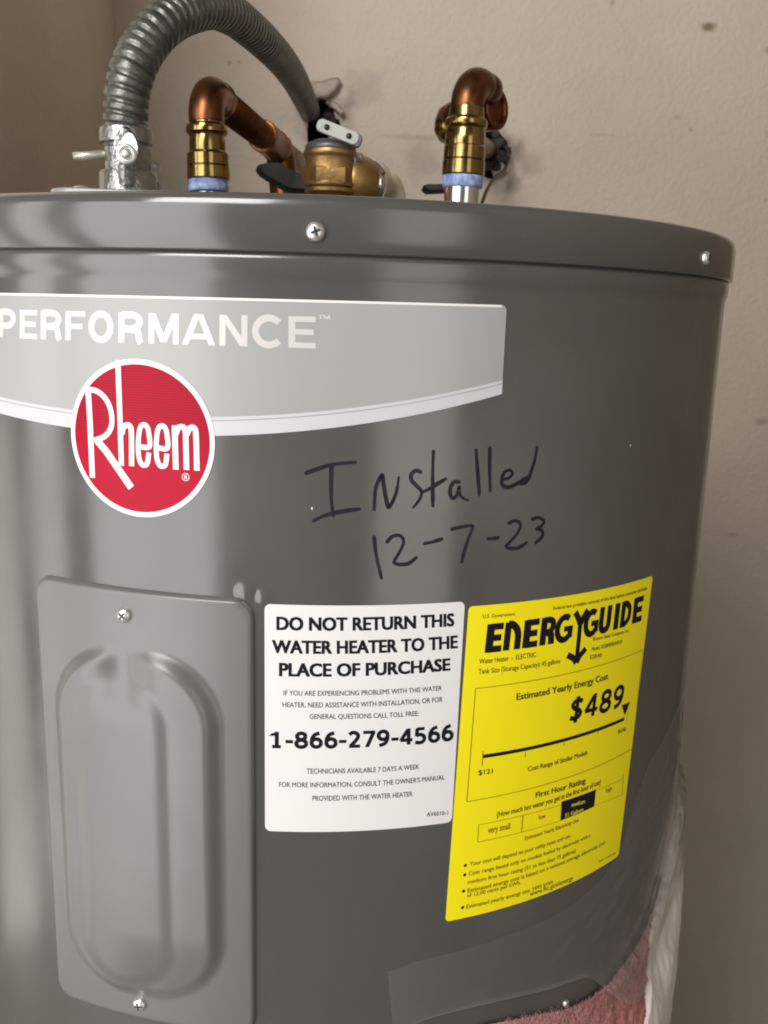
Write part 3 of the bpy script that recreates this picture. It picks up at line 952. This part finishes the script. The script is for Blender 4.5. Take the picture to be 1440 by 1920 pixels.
def ell(cx, cy, rx, ry, a0=0, a1=360, n=28):
    return [(cx + rx * cos(radians(a0 + (a1 - a0) * k / n)), cy + ry * sin(radians(a0 + (a1 - a0) * k / n))) for k in range(n + 1)]


GL['O'] = [ell(.5, .5, .39, .43)]
GL['C'] = [ell(.54, .5, .42, .43, 42, 318)]
GL['D'] = [[(.14, 0), (.14, 1)], ['c', (.14, .915), (.45, .91), (.74, .79), (.86, .5), (.74, .21), (.45, .09), (.14, .085)]]
GL['T'] = [[(0, .915), (1, .915)], [(.5, 0), (.5, .95)]]
GL['U'] = [['c', (.13, 1), (.13, .38), (.22, .16), (.5, .075), (.78, .16), (.87, .38), (.87, 1)]]
GL['H'] = [[(.13, 0), (.13, 1)], [(.87, 0), (.87, 1)], [(.13, .52), (.87, .52)]]
GL['I'] = [[(.5, 0), (.5, 1)]]
GL['L'] = [[(.18, 0), (.18, 1)], [(.18, .085), (1, .085)]]
GL['W'] = [[(.08, 1), (.28, 0)], [(.28, 0), (.5, 1)], [(.5, 1), (.72, 0)], [(.72, 0), (.92, 1)]]
GL['S'] = [['c', (.88, .86), (.62, .93), (.32, .89), (.2, .73), (.33, .58), (.66, .45), (.82, .28), (.7, .12), (.42, .07), (.1, .14)]]
GL['1'] = [[(.1, .74), (.42, .93)], [(.46, 0), (.46, 1)], [(.12, .065), (.76, .065)]]
GL['2'] = [['c', (.12, .80), (.3, .92), (.55, .92), (.76, .78), (.72, .56), (.42, .28), (.16, .08)], [(.1, .08), (.92, .08)]]
GL['4'] = [[(.68, 0), (.68, 1)], [(.66, .97), (.1, .32)], [(.04, .29), (.98, .29)]]
GL['5'] = [[(.84, .92), (.22, .92)], [(.26, .95), (.22, .48)], ['c', (.2, .50), (.45, .57), (.74, .48), (.83, .28), (.68, .11), (.4, .065), (.1, .11)]]
GL['6'] = [ell(.52, .32, .35, .25), ['c', (.17, .34), (.22, .62), (.42, .84), (.76, .94)]]
GL['9'] = [ell(.48, .68, .35, .25), ['c', (.83, .66), (.78, .38), (.58, .16), (.18, .06)]]
GL['7'] = [[(.06, .915), (.95, .915)], [(.86, .92), (.34, 0)]]
GL['8'] = [ell(.5, .735, .31, .2), ell(.5, .285, .37, .22)]
GL['-'] = [[(.02, .40), (.98, .40)]]
GL['$'] = [['c', (.88, .82), (.62, .90), (.32, .86), (.2, .72), (.33, .58), (.66, .45), (.82, .30), (.7, .15), (.42, .10), (.1, .17)], [(.52, -.1), (.52, 1.08)]]
for k_ in 'PERFMAN':
    GL[k_] = GL[k_][0]
ADV = dict(D=.78, O=.86, N=.80, T=.66, R=.68, E=.58, U=.76, H=.76, I=.24, S=.58, W=1.12, A=.80, P=.64, L=.54, C=.70, F=.56)


def glyph(b, ch, q, u0, u1, h, wv, wh=None):
    for st in GL[ch]:
        curved = st[0] == 'c'
        pts = [quad(q, u0 + (u1 - u0) * x, y) for x, y in (st[1:] if curved else st)]
        if curved or (ch in 'PR' and len(pts) > 3):
            pts = [tuple(p) for p in crom(pts, 5)]
        d = Vector(pts[-1]) - Vector(pts[0])
        horiz = len(pts) == 2 and abs(d.x) > 2 * abs(d.y)
        if len(pts) == 2 and not horiz:
            wx = wv / 2 * d.length / max(abs(d.y), .01)
            LAYER[0] = (LAYER[0] + 1) % 23
            e = h + LAYER[0] * .004
            (xa, ya), (xb, yb) = pts
            b.add([P(xa - wx, ya, e), P(xa + wx, ya, e), P(xb + wx, yb, e), P(xb - wx, yb, e)], [(0, 1, 2, 3)] if yb > ya else [(3, 2, 1, 0)])
            continue
        stroke(b, pts, (wh or wv) if horiz else wv, h)


def headline(b, body, q, h, wfrac, sp=.085):
    ch = [(c, ADV.get(c, .62 if c != '-' else .36) if c != ' ' else .22) for c in body]
    tot = sum(a for c, a in ch) + sp * (len(ch) - 1)
    capmm = abs(q[0][1] - q[2][1])
    x = 0
    for c, a in ch:
        if c != ' ':
            glyph(b, c, q, x / tot, (x + a) / tot, h, wfrac * capmm, wfrac * capmm * .88)
        x += a + sp


b = B()
for i, ch in enumerate('PERFORMANCE'):
    glyph(b, ch, PERF_QUAD, PERF_U[2 * i], PERF_U[2 * i + 1], .20, 2.4 if ch in 'MAN' else 2.65, 2.1)
text(b, '™', TM_QUAD, .21, .02)
b.out('lettering', FOIL, band)

# ---- round red badge
b = B()
ringv = [(LC[0] + 31.6 * cos(a), LC[1] + 32.1 * sin(a)) for a in [2 * pi * k / 96 for k in range(96)]]
sheet(b, [ringv], 0.42, 2.0, 0.25)
badge = b.out('badge', WHITE, heater)
b = B()
sheet(b, [[(LC[0] + 29.6 * cos(a), LC[1] + 30.0 * sin(a)) for a in [2 * pi * k / 96 for k in range(96)]]], 0.47, 2.0)
b.out('red_disc', RED, badge)
b = B()
for pts, w in LOGO_STROKES:
    big = len(pts) > 3
    p = [tuple(q) for q in crom(pts, 6)] if big else pts
    stroke(b, p, w * 0.0765, .52)
c, r0 = LOGO_R, 1.45
stroke(b, [(c[0] + r0 * cos(a), c[1] + r0 * sin(a)) for a in [2 * pi * k / 24 for k in range(25)]], .3, .52)
text(b, 'R', [(c[0] - .6, c[1] + .8), (c[0] + .75, c[1] + .8), (c[0] - .6, c[1] - .8), (c[0] + .75, c[1] - .8)], .53, .03)
b.out('lettering', WHITE, badge)

# ---- handwriting in marker
b = B()
for i, pts in enumerate(HAND):
    p = [tuple(q) for q in crom(pts, 7)]
    ph = random.uniform(0, 6)
    stroke(b, p, 1.66, .07, lambda t, ph=ph: 0.92 + .14 * sin(ph + 5 * t) - .18 * (t > .93), True)
o = b.out('handwriting', MARKER, heater)
o['label'] = 'black marker handwriting on the grey jacket'


# ---- stickers
def label_outline(q, r):
    w = (Vector(q[1]) - Vector(q[0])).length
    hgt = (Vector(q[0]) - Vector(q[2])).length
    return [quad(q, x / w, y / hgt) for x, y in rrect(0, 0, w, hgt, r, 6)]


b = B()
sheet(b, [label_outline(NOTICE_QUAD, 2.6)], .16, 2.0, .16)
notice = b.out('notice_label', STICKER, heater)
notice['label'] = 'white notice sticker with black print'
for name, sel in (('heading', lambda t: t[0] in 'DWP'), ('phone_number', lambda t: t[0] == '1')):
    b = B()
    for t, q, bold in NOTICE_TEXT:
        if bold and sel(t):
            if t[0] == '1':
                headline(b, t, q, .21, .232, .06)
            else:
                text(b, t, q, .21, .042)
    b.out(name, INK, notice, False)
b = B()
for t, q, bold in NOTICE_TEXT:
    if not bold:
        text(b, t, q, .21, 0.008)
b.out('small_print', SOFTINK, notice, False)

b = B()
sheet(b, [label_outline(ENERGY_QUAD, 2.0)], .16, 2.0, .16)
energy = b.out('energy_label', YELLOW, heater)
energy['label'] = 'yellow energy rating sticker with black print'
b = B()
LQ = ENERGY_LOGO_QUAD
EU = [(ENERGY_LOGO_U[2 * i], ENERGY_LOGO_U[2 * i + 1]) for i in range(11)]


def est(u0, u1, pts, w, curve=False):
    p = [quad(LQ, u0 + (u1 - u0) * x, y) for x, y in pts]
    if curve:
        p = [tuple(q) for q in crom(p, 5)]
    stroke(b, p, w, .21)


for i, ch in enumerate('ENERGYGUIDE'):
    u0, u1 = EU[i]
    if ch == 'E':
        est(u0, u1, [(.22, 0), (.22, 1)], 3.85)
        for y in (.895, .5, .105):
            est(u0, u1, [(.2, y), (.97 if y != .5 else .9, y)], 3.05)
    elif ch == 'N':
        est(u0, u1, [(.18, 0), (.18, 1)], 3.35)
        est(u0, u1, [(.18, .93), (.42, .90), (.66, .76), (.80, .55), (.82, .3), (.82, 0)], 3.45, True)
    elif ch == 'R':
        est(u0, u1, [(.2, 0), (.2, 1)], 3.55)
        est(u0, u1, [(.2, .90), (.55, .90), (.8, .82), (.84, .66), (.72, .50), (.4, .44)], 3.05, True)
        est(u0, u1, [(.5, .46), (.74, .36), (.8, .2), (.82, 0)], 3.55, True)
    elif ch == 'G':
        est(u0, u1, [(.52 + .40 * cos(a), .49 + .42 * sin(a)) for a in [radians(55 + 262 * k / 16) for k in range(17)]], 3.05)
        est(u0, u1, [(.5, .46), (1.0, .46)], 2.55)
        est(u0, u1, [(.86, .46), (.86, .12)], 2.95)
    elif ch == 'Y':
        est(u0, u1, [(.02, 1.02), (.3, .78), (.47, .55)], 3.05)
        est(u0, u1, [(.98, 1.02), (.70, .78), (.53, .55)], 3.05)
    elif ch == 'U':
        est(u0, u1, [(.18, 1), (.18, .4), (.25, .17), (.5, .09), (.75, .17), (.82, .4), (.82, 1)], 3.25, True)
    elif ch == 'I':
        est(u0, u1, [(.5, 0), (.5, 1)], 3.75)
    elif ch == 'D':
        est(u0, u1, [(.2, 0), (.2, 1)], 3.35)
        est(u0, u1, [(.2, .90), (.5, .88), (.78, .72), (.84, .5), (.78, .28), (.5, .12), (.2, .10)], 3.05, True)
a = ENERGY_ARROW
yc = quad(LQ, (EU[5][0] + EU[5][1]) / 2, .62)
stroke(b, [yc, (a[1][0] + .1, a[1][1] + 3.5)], 2.7, .21)
stroke(b, [a[2], ((a[2][0] + a[1][0]) / 2 + .9, (a[2][1] + a[1][1]) / 2 + .8), (a[1][0] + .0, a[1][1] + 1.2)], 3.0, .21)
stroke(b, [a[5], ((a[5][0] + a[1][0]) / 2 - .9, (a[5][1] + a[1][1]) / 2 + .8), (a[1][0] + .0, a[1][1] + 1.2)], 3.0, .21)
b.out('logo_lettering', INK, energy, False)
b = B()
for t, q, bold in ENERGY_TEXT:
    if bold >= .05:
        headline(b, t, q, .22, .205)
b.out('price', INK, energy, False)
b = B()
b.add([P(x, z, .31) for x, z in ENERGY_TRI], [(0, 2, 1)])
p0, p1 = Vector(ENERGY_BAR[0]), Vector(ENERGY_BAR[1])
stroke(b, [p0.lerp(p1, k / 20) for k in range(21)], 1.75, .21)
b.out('cost_scale', INK, energy, False)
b = B()
tl, tr, br, bl = ENERGY_BLACK
sheet(b, [[bl, br, tr, tl]], .21, 2.0)
b.out('black_box', INK, energy, False)
b = B()
for c in ENERGY_DOTS:
    b.add([P(c[0] + .85 * cos(k * pi / 6), c[1] + .85 * sin(k * pi / 6), .21) for k in range(12)], [tuple(range(12))])
b.out('bullet', INK, energy, False, kind='stuff')
b = B()
for t, q, bold in ENERGY_TEXT:
    if bold < .05:
        text(b, t, q, .21, max(bold, .008))
b.out('small_print', pbr('small_print_on_yellow', (0.07, 0.055, 0.0), .5), energy, False)
b = B()
for pts, w in ENERGY_LINES:
    p0, p1 = Vector(pts[0]), Vector(pts[-1])
    stroke(b, [p0.lerp(p1, k / 24) for k in range(25)], w, .20)
b.out('ruled_line', LINEINK, energy, False)
b = B()
for t, q, bold in ENERGY_WHITE_TEXT:
    text(b, t, q, .32, bold)
b.out('reversed_lettering', pbr('yellow_print', (.65, .55, .05), .5), energy, False)


# ------------------------------------------------------------------ flexible conduit to the junction box
def arm(px):
    return [at(*p) for p in px]


conduit = empty('flexible_conduit', at(236, 350, -0.035), 'grey ribbed flexible metal conduit arching from the heater top to the wall', 'conduit')
path = arm([(236, 284, -.04), (235, 250, -.04), (236, 215, -.04), (239, 172, -.04), (249, 130, -.038), (270, 88, -.03), (302, 50, -.02), (345, 24, 0.0), (394, 14, .03), (430, 26, .06), (458, 45, .09),
            (495, 78, .14), (528, 113, .22), (552, 148, .32), (567, 178, .43), (577, 200, .53), (581, 210, .595)])
path = resample(crom(path, 30), 0.0006)
pitch = 0.0066


def hose_r(i, a):
    t = (i * 0.0006 / pitch + a / (2 * pi)) % 1.0
    k = 0.5 + 0.5 * cos(2 * pi * t)
    k = sst(0.08, 0.5, k)
    return 0.01115 + 0.0017 * k


b = B()
b.tube(path, hose_r, 36)
b.out('hose', HOSE, conduit)
# die-cast clamp connector
axis = (at(235, 215, -.04) - at(240, 350, -.04)).normalized()
bp = at(240, 352, -.04)
b = B()
k = 0.000345                                            # metres per photo pixel here
b.lathe([(.0125, 0), (.0125, 66 * k), (.0150, 70 * k), (.0152, 84 * k), (.0148, 92 * k), (.0132, 95 * k), (.0128, 97 * k)], bp, axis, 40)
b.lathe([(.0172, -.004), (.0172, 20 * k), (.0165, 24 * k), (.013, 26 * k)], at(243, 352, -.04), axis, 40)
# body bulge and clamp ears
ear = at(232, 288, -.056)
vd = (ear - CAM_P).normalized()
uxx = Vector((1, 0, 0))
for (px, py, Y, rx, rz, th, tilt) in ((221, 292, -.056, 6.6, 13, 4.5, -.45), (254, 291, -.054, 7.0, 14.5, 4.5, .40)):
    c = at(px, py, Y)
    ol = [(rx / 1000 * cos(q), rz / 1000 * sin(q)) for q in [2 * pi * j / 28 for j in range(28)]]
    b.slab(ol, c + Vector((0, .012, 0)), Vector((cos(tilt), sin(tilt) * .3, .03)), Vector((0.02, .1, 1)), Vector((sin(-tilt), -1, .05)).normalized(), .012 + th / 1000, .0016)
conn = b.out('connector', CAST, conduit, sharp=35)
b = B()
c = at(237, 289, -.066)
b.lathe([(.0055, -.004), (.0055, .0012), (.0045, .0018), (.004, .0018), (.0036, .0002), (.003, .0002), (.0026, .0022), (.0018, .003), (.0002, .0032)], c, Vector((.12, -1, .1)), 28)
b.out('clamp_screw', ZINC, conn, sharp=40)
b = B()
b.tube([at(138, 293, -.045), at(160, 292, -.045), at(205, 288, -.043)], .0023, 14)
b.out('bolt', pbr('dull_bolt', (.62, .6, .52), .4, .7), conn)
b = B()
c = at(285, 352, -.035)
b.lathe([(.0062, 0), (.0062, .012), (.0055, .014), (.0005, .0142)], c, (0.05, 0, 1), 6)
b.lathe([(.0075, -.004), (.0075, .003)], c, (0.05, 0, 1), 6)
b.lathe([(.0045, 0), (.0045, .0105), (.0035, .0115), (.0003, .012)], at(238, 345, -.058), Vector((0, -.25, 1)), 20)
b.out('lock_nut', CAST, conn, sharp=30)

# ------------------------------------------------------------------ copper pipes with push fittings
def fitting(parent, prof_px, x0, y0, x1, y1, Y, kpp, tape=None, nipple=None):
    """lathe along the line from pixel (x0,y0) at the bottom to (x1,y1) on top; prof: (radius px, y px)"""
    p0, p1 = at(x0, y0, Y), at(x1, y1, Y)
    ax = (p1 - p0).normalized()
    L = (p1 - p0).length

    def hh(y):
        return (y0 - y) / (y0 - y1) * L
    b = B()
    b.lathe([(r * kpp, hh(y)) for r, y in prof_px], p0, ax, 48)
    o = b.out('push_fitting', BRASS, parent, sharp=28)
    if tape:
        b = B()
        b.lathe([(r * kpp, hh(y)) for r, y in tape], p0, ax, 40)
        b.out('thread_tape', TEFLON, parent)
    if nipple:
        b = B()
        b.lathe([(r * kpp, hh(y)) for r, y in nipple], p0, ax, 40)
        b.out('nipple', CHROME, parent, sharp=40)
    return p0, p1, ax


def hexify(o):
    return o


YP = 0.10
KP = 0.000418
base = at(390, 420, YP)
base.z = Z0 + .04
pipe1 = empty('copper_pipe', base, 'copper pipe with push fitting elbowing back behind the conduit arch', 'pipe', 'copper water pipes on the heater top')
p0, p1, ax = fitting(pipe1, [(36, 337), (37, 335), (36.5, 314), (34.5, 312), (36, 310), (36, 290), (33, 287), (31, 284), (31.5, 270), (30.5, 256), (32, 253), (35.5, 249), (36, 243), (35, 237), (31, 234), (27, 232), (26.5, 214), (25, 212)],
                     391, 337, 387, 212, YP, KP, [(31, 341), (34.5, 339), (34.5, 336), (33.5, 346), (35, 350), (34, 358), (32, 362)][3:] + [(34, 336)], [(27, 430), (27, 350)])
dirn = None
vp = CF + (916 - 720) / FPX * CR - (478 - 960) / FPX * CU
dirn = Vector((vp.x, vp.y, 0)).normalized()
apex = at(387, 170, YP)


def bend(p, c, q, rad, n=14):
    """arc of radius rad rounding the corner p-c-q"""
    a, d = (p - c).normalized(), (q - c).normalized()
    th = a.angle(d)
    t = rad / math.tan(th / 2)
    A, D_ = c + a * t, c + d * t
    cen = c + (a + d).normalized() * (rad / sin(th / 2))
    u = (A - cen)
    w = (D_ - cen)
    out = []
    for i in range(n + 1):
        k = i / n
        ang = u.angle(w)
        out.append(cen + (u * sin((1 - k) * ang) + w * sin(k * ang)) / sin(ang))
    return out


def elbow_pts(p, c, q, rad):
    e = bend(p, c, q, rad)
    return [p] + e + [q]


b = B()
far = apex + dirn * .40
e = bend(p1, apex, far, .017)
e0 = p1 - ax * .006
e1 = e[-1] + dirn * .016
pts = [e0, e0.lerp(e[0], .5)] + e + [e1]
b.tube(pts, 0.0128, 32)
b.lathe([(.0128, 0), (.0136, .0006), (.0136, .004), (.0128, .0046)], e1 - dirn * .004, dirn, 32)
b.out('elbow', COPPER, pipe1, sharp=50)
b = B()
endp = apex + dirn * ((WY + .05 - apex.y) / dirn.y)
b.tube([e1 - dirn * .002, e1.lerp(endp, .5), endp], .0117, 28)
b.out('pipe', COPPER, pipe1)
b = B()
cq = at(548, 244, YP + .2)
cpos = apex + dirn * ((YP + .165 - apex.y) / dirn.y)
b.lathe([(.0118, 0), (.0140, .0008), (.0144, .003), (.0140, .006), (.0140, .05), (.0148, .052), (.0148, .058), (.0118, .06)], cpos, dirn, 32)
dn = cpos + dirn * .055
b.tube(elbow_pts(dn + Vector((0, 0, .002)), dn + dirn * .018, dn + dirn * .02 + Vector((.01, 0, -.10)), .012), .0140, 24)
b.out('coupling', COPPER, pipe1, sharp=50)
# dark paddle handle behind the valve
b = B()
c = at(560, 345, .22)
ol = [(at(x, y, .22).x - c.x, at(x, y, .22).z - c.z) for x, y in crom([(478, 319), (484, 312), (505, 308), (524, 311), (545, 325), (570, 333), (590, 350), (585, 362), (545, 362), (520, 350), (500, 338), (485, 328)], 3)]
b.slab(ol, c + Vector((0, .008, 0)), (1, 0, 0), (0, 0.25, 1), (0.1, -1, 0.2), .012, .003)
b.out('valve_handle', DARKGREEN, pipe1, sharp=40)

base = at(870, 420, YP)
base.z = Z0 + .04
pipe2 = empty('copper_pipe', base, 'copper pipe on a shiny silver nipple in front of the dark wall hole', 'pipe', 'copper water pipes on the heater top')
p0, p1, ax = fitting(pipe2, [(36, 330), (38, 328), (37.5, 303), (35.5, 301), (37, 299), (36.5, 276), (35, 274), (35.5, 271), (35.5, 246), (34, 242), (36.5, 239), (38, 233), (37.5, 227), (35, 223), (31.5, 221), (30, 203), (28, 201)],
                     868, 331, 876, 201, YP, KP, [(34, 354), (36, 351), (36.5, 345), (36, 340), (37, 336), (36, 331)], [(31, 450), (32, 350)])
b = B()
apex2 = at(880, 152, YP)
d2 = Vector((.72, 1, 0)).normalized()
e = bend(p1, apex2, apex2 + d2, .0165)
c2 = apex2 + d2 * .047
e2 = bend(e[-1], c2, c2 + Vector((-.42, .65, -.62)), .013)
pts = [p1 - ax * .006, p1.lerp(e[0], .6)] + e
b.tube(pts + [e[-1] + d2 * .004], 0.0124, 32)
b.out('elbow', COPPER, pipe2)
b = B()
dd = Vector((-.62, .6, -.25)).normalized()
c3 = at(934, 203, YP + .03)
ax3 = Vector((.72, -.69, .02)).normalized()
b.lathe([(.0115, -.034), (.0152, -.030), (.0158, -.004), (.0155, -.001), (.0146, 0), (.0118, .0002), (.0108, -.0006), (.0104, -.002), (.0001, -.0022)], c3, ax3, 40)
b.out('elbow', COPPER, pipe2, sharp=45)
b = B()
c4 = c3 - ax3 * .03
b.tube(crom([e[-1], e[-1] + d2 * .016, c4 + Vector((.004, .004, .012)), c4], 6), .0112, 24)
b.tube(crom([c4 + ax3 * .002, c4 - ax3 * .01, at(866, 226, YP + .085), at(876, 255, YP + .18), at(912, 280, WY - .03), at(925, 290, WY + .05)], 8), .0105, 24)
b.out('pipe', COPPER, pipe2)
# brass stop valve body seen left of the fitting, with its black handle
b = B()
c = at(846, 232, YP + .07)
b.lathe([(.0001, -.016), (.008, -.014), (.0125, -.008), (.0135, 0), (.0125, .008), (.008, .014), (.0001, .016)], c, Vector((.2, .3, 1)), 28)
b.out('valve_body', BRASS, pipe2)
b = B()
c = at(812, 359, .17)
ol = [(at(x, y, .17).x - c.x, at(x, y, .17).z - c.z) for x, y in crom([(790, 358), (794, 352), (815, 352), (850, 350), (852, 361), (820, 364), (797, 365)], 3)]
b.slab(ol, c, (1, 0, 0), (0, .2, 1), (0, -1, .2), .01, .003)
b.out('valve_handle', BLACK, pipe2, sharp=40)

wire = B()
wp = crom(arm([(902, 385, .42), (915, 352, .46), (930, 332, .50), (946, 318, .54), (953, 300, .56), (950, 282, .565), (938, 268, .585), (925, 262, .62)]), 8)
wire.tube(wp, .0021, 12)
o = wire.out('black_wire', BLACK)
o['label'] = 'thin black wire looping out of the dark wall hole'
o['category'] = 'wire'

# ------------------------------------------------------------------ relief valve with lever and drain elbow
YV = 0.14
KV = 0.000441
base = at(618, 420, YV)
base.z = Z0 + .04
valve = empty('relief_valve', base, 'bronze pressure relief valve with pale lever on the heater top', 'valve')
p0, p1 = at(618, 420, YV), at(618, 262, YV)
ax = Vector((0, 0, 1))


def hv(y):
    return (at(618, y, YV).z - p0.z)


b = B()
b.lathe([(r * KV, hv(y)) for r, y in [(30, 420), (30, 372), (36, 366), (44, 362), (45, 356), (40, 353), (45, 351), (46, 348), (46, 345)]], p0, ax, 48)
b.lathe([(r * KV, hv(y)) for r, y in [(49, 347), (50, 345), (50, 320), (48, 318)]], p0, ax, 6)
b.lathe([(r * KV, hv(y)) for r, y in [(44, 322), (43.5, 300), (45, 297), (47, 294), (48, 290), (47, 285), (43, 283)]], p0, ax, 48)
b.out('body', BRONZE, valve, sharp=35)
b = B()
b.lathe([(.0125, 0), (.0195, .006), (.0205, .016), (.0195, .026), (.0175, .031)], at(630, 336, YV + .004), Vector((.85, .5, 0)), 40)
b.out('outlet_boss', BRONZE, valve, sharp=45)
b = B()
b.lathe([(.0175, .028), (.0188, .030), (.0188, .034), (.0165, .037)], at(630, 336, YV + .004), Vector((.85, .5, 0)), 40)
b.lathe([(.0001, -.005), (.0035, -.0035), (.005, 0), (.0035, .0035), (.0001, .005)], at(667, 298, YV - .004), Vector((0, 0, 1)), 20)
b.out('collar', CHROME, valve, sharp=40)
b = B()
b.lathe([(r * KV, hv(y)) for r, y in [(45, 285), (44.5, 276), (40, 270), (30, 265), (15, 262), (.3, 261)]], p0, ax, 40)
cap = b.out('cap', pbr('grey_cap', (.16, .16, .165), .4, .5), valve)
b = B()
c = at(633, 248, YV - .022)
u = (at(672, 264, YV - .022) - at(597, 234, YV - .026)).normalized()
w = Vector((0, 0, 1)) - u * u.z
w = (w - Vector((0, 1, 0)) * w.y).normalized()
nrm = u.cross(w).normalized()
if nrm.y > 0:
    nrm = -nrm
L, hgt = 40.5 * KV * .92, 11.5 * KV * .92
b.slab(rrect(-L, -hgt, L, hgt, hgt * .8, 6), c, u, w, nrm, .003, .0008)
lever = b.out('lever', PALE, valve, sharp=40)
b = B()
for dx in (-.55, .52):
    b.lathe([(.0021, .001), (.0021, .0036), (.0003, .0038)], c + u * L * dx, nrm, 16)
b.out('rivet', RIVET, lever)
b = B()
b.slab(rrect(L * .35, -hgt * 1.1, L * 1.2, hgt * 1.05, hgt * .7, 6), c - nrm * .006, u, w, nrm, .005, .001)
b.lathe([(.004, -.014), (.004, .0)], c - u * L * .2 + Vector((0, .018, -.001)), Vector((0, 0, 1)), 14)
b.out('lever_yoke', pbr('dull_steel', (.3, .31, .32), .4, .8), lever, sharp=40)
b = B()
s0 = at(678, 335, YV + .03)
b.tube([s0, at(700, 338, YV + .04)], .0135, 28)
b.lathe([(.0145, 0), (.0145, .012), (.0135, .013)], at(690, 336, YV + .035), (at(700, 338, YV + .04) - s0), 28)
pth = elbow_pts(at(695, 343, YV + .04), at(737, 341, YV + .07), at(741, 420, YV + .075), .016)
b.tube(pth, .0105, 28)
b.out('drain_elbow', CREAM, valve, sharp=50)
b = B()
b.tube(crom(arm([(668, 292, .20), (678, 302, .205), (690, 318, .21), (696, 330, .22)]), 6), lambda i, a: .0032 + .0012 * sin(i * .5), 12)
b.out('black_clip', BLACK, valve)

# ------------------------------------------------------------------ insulation blanket low on the right
blanket = empty('insulation_blanket', P(240, -440, 6), 'pink fiberglass blanket with white facing wrapped round the lower right of the heater', 'insulation')
EDGE = [(20, -470), (50, -350)] + BLANKET_EDGE + [(246, -325), (262, -308), (285, -300), (320, -296), (380, -295), (480, -300)]


def edge_z(s):
    for (s0, z0), (s1, z1) in zip(EDGE, EDGE[1:]):
        if s0 <= s <= s1:
            return z0 + (z1 - z0) * (s - s0) / (s1 - s0)
    return EDGE[-1][1]


def grid(s0, s1, n, nrow, depth, hfun, name, mat, wob=0.0):
    vs, fs = [], []
    for i in range(n + 1):
        s = s0 + (s1 - s0) * i / n
        ze = edge_z(s)
        for j in range(nrow + 1):
            d = depth * (j / nrow) ** 1.6
            z = ze - d
            h = hfun(s, z, d)
            vs.append(P(s, z, h))
    for i in range(n):
        for j in range(nrow):
            a_ = i * (nrow + 1) + j
            fs.append((a_, a_ + 1, a_ + nrow + 2, a_ + nrow + 1))
    return mesh(name, vs, fs, mat, blanket)


def thick(d, s):
    far = sst(150, 215, s)
    return (2 + 8.5 * sst(0, 80, d)) * (0.75 + .25 * far)


def bl_h(s, z, d):
    nz_ = noise.noise(Vector((s * .16, z * .16, 0))) * 1.6 + noise.noise(Vector((s * .5, z * .5, 3))) * 1.0 + noise.noise(Vector((s * 1.3, z * 1.3, 7))) * .6
    return thick(d, s) + nz_ * min(1, d / 5)


grid(20, 246, 300, 130, 240, bl_h, 'fiberglass', PINK)


def pink_w(s):
    """how far the bare pink reaches below the blanket's edge"""
    return 4 + 52 * sst(230, 211, s) + 60 * sst(200, 185, s)


def fa_h(s, z, d):
    w = pink_w(s) + 3 * noise.noise(Vector((s * .12, 9, 0)))
    base_h = thick(d, s) + 1.9 + 1.7 * noise.noise(Vector((s * .06, z * .035, 2))) + 0.9 * (0.5 - abs(noise.noise(Vector((s * .16 + z * .05, z * .05, 8))))) 
    return base_h if d > w else base_h - 7 * min(1, (w - d) / 4)


grid(184, 480, 260, 150, 240, fa_h, 'facing', FACING)
b = B()
for k in range(2600):                                     # loose fibres
    s = random.uniform(95, 236)
    d = abs(random.gauss(8, 16))
    z = edge_z(s) - d
    if d > pink_w(s) + 4:
        continue
    h = bl_h(s, z, d)
    ang = random.gauss(1.15, .55)
    L = random.uniform(3, 9)
    ds, dz = L * cos(ang), L * sin(ang)
    w_ = random.uniform(.10, .26)
    h1 = h + random.uniform(-.5, 1.6)
    a_ = P(s, z, h + .3)
    c_ = P(s + ds, min(z + dz, edge_z(s + ds) + 1.2), h1 + .2)
    m_ = P(s + ds * .5 + random.gauss(0, .5), z + dz * .5, (h + h1) / 2 + random.uniform(.2, 1))
    off = P(s + w_, z, h + .3) - P(s, z, h + .3)
    b.add([a_, a_ + off, m_ + off, m_, c_], [(0, 1, 2, 3), (3, 2, 4)])
b.out('loose_fibre', FIBRE, blanket, kind='stuff')

# ------------------------------------------------------------------ clear tape holding the blanket
up = [tuple(q) for q in crom(TAPE[2:6] + [(136, -291), (166, -283), (181, -268), (190, -250), (203, -233.6)], 6)] + [(235, -222), (262, -216), (300, -212), (360, -212)]
lo = [tuple(q) for q in crom([(38.8, -335)] + TAPE_LOW, 6)] + [(250, -296), (275, -290), (310, -288), (360, -288)]


def interp(c, s):
    for (s0, z0), (s1, z1) in zip(c, c[1:]):
        if s0 <= s <= s1 and s1 > s0:
            return z0 + (z1 - z0) * (s - s0) / (s1 - s0)
    return c[0][1] if s < c[0][0] else c[-1][1]


vs, fs = [], []
na, nb = 220, 44
for i in range(na + 1):
    t = i / na
    for j in range(nb + 1):
        v = j / nb
        s = 36.0 + 4.2 * v + (360 - 38) * t
        zu = interp(up, max(s - 4 * v, 36.3))
        zl = interp(lo, max(s, 39)) - 46 * sst(150, 205, s)
        z = zu + (zl - zu) * v
        d = edge_z(s) - z
        h = .10 + (max(0, thick(d, s) + 2.6) if d > -2 else 0) + 2.0 * sst(-30, 0, d)
        cr = sst(90, 240, s)
        h += (.15 + 2.0 * cr) * (0.5 + 0.5 * noise.noise(Vector((s * .06 + z * .05, (z - s * .55) * .16, 1)))) * sst(0, .3, v) * sst(0, .06, t)
        vs.append(P(s, z, h))
for i in range(na):
    for j in range(nb):
        a_ = i * (nb + 1) + j
        fs.append((a_, a_ + 1, a_ + nb + 2, a_ + nb + 1))
tape = mesh('clear_tape', vs, fs, FILM)
tape['label'] = 'wide wrinkled clear tape holding the pink blanket to the grey jacket'
tape['category'] = 'tape'
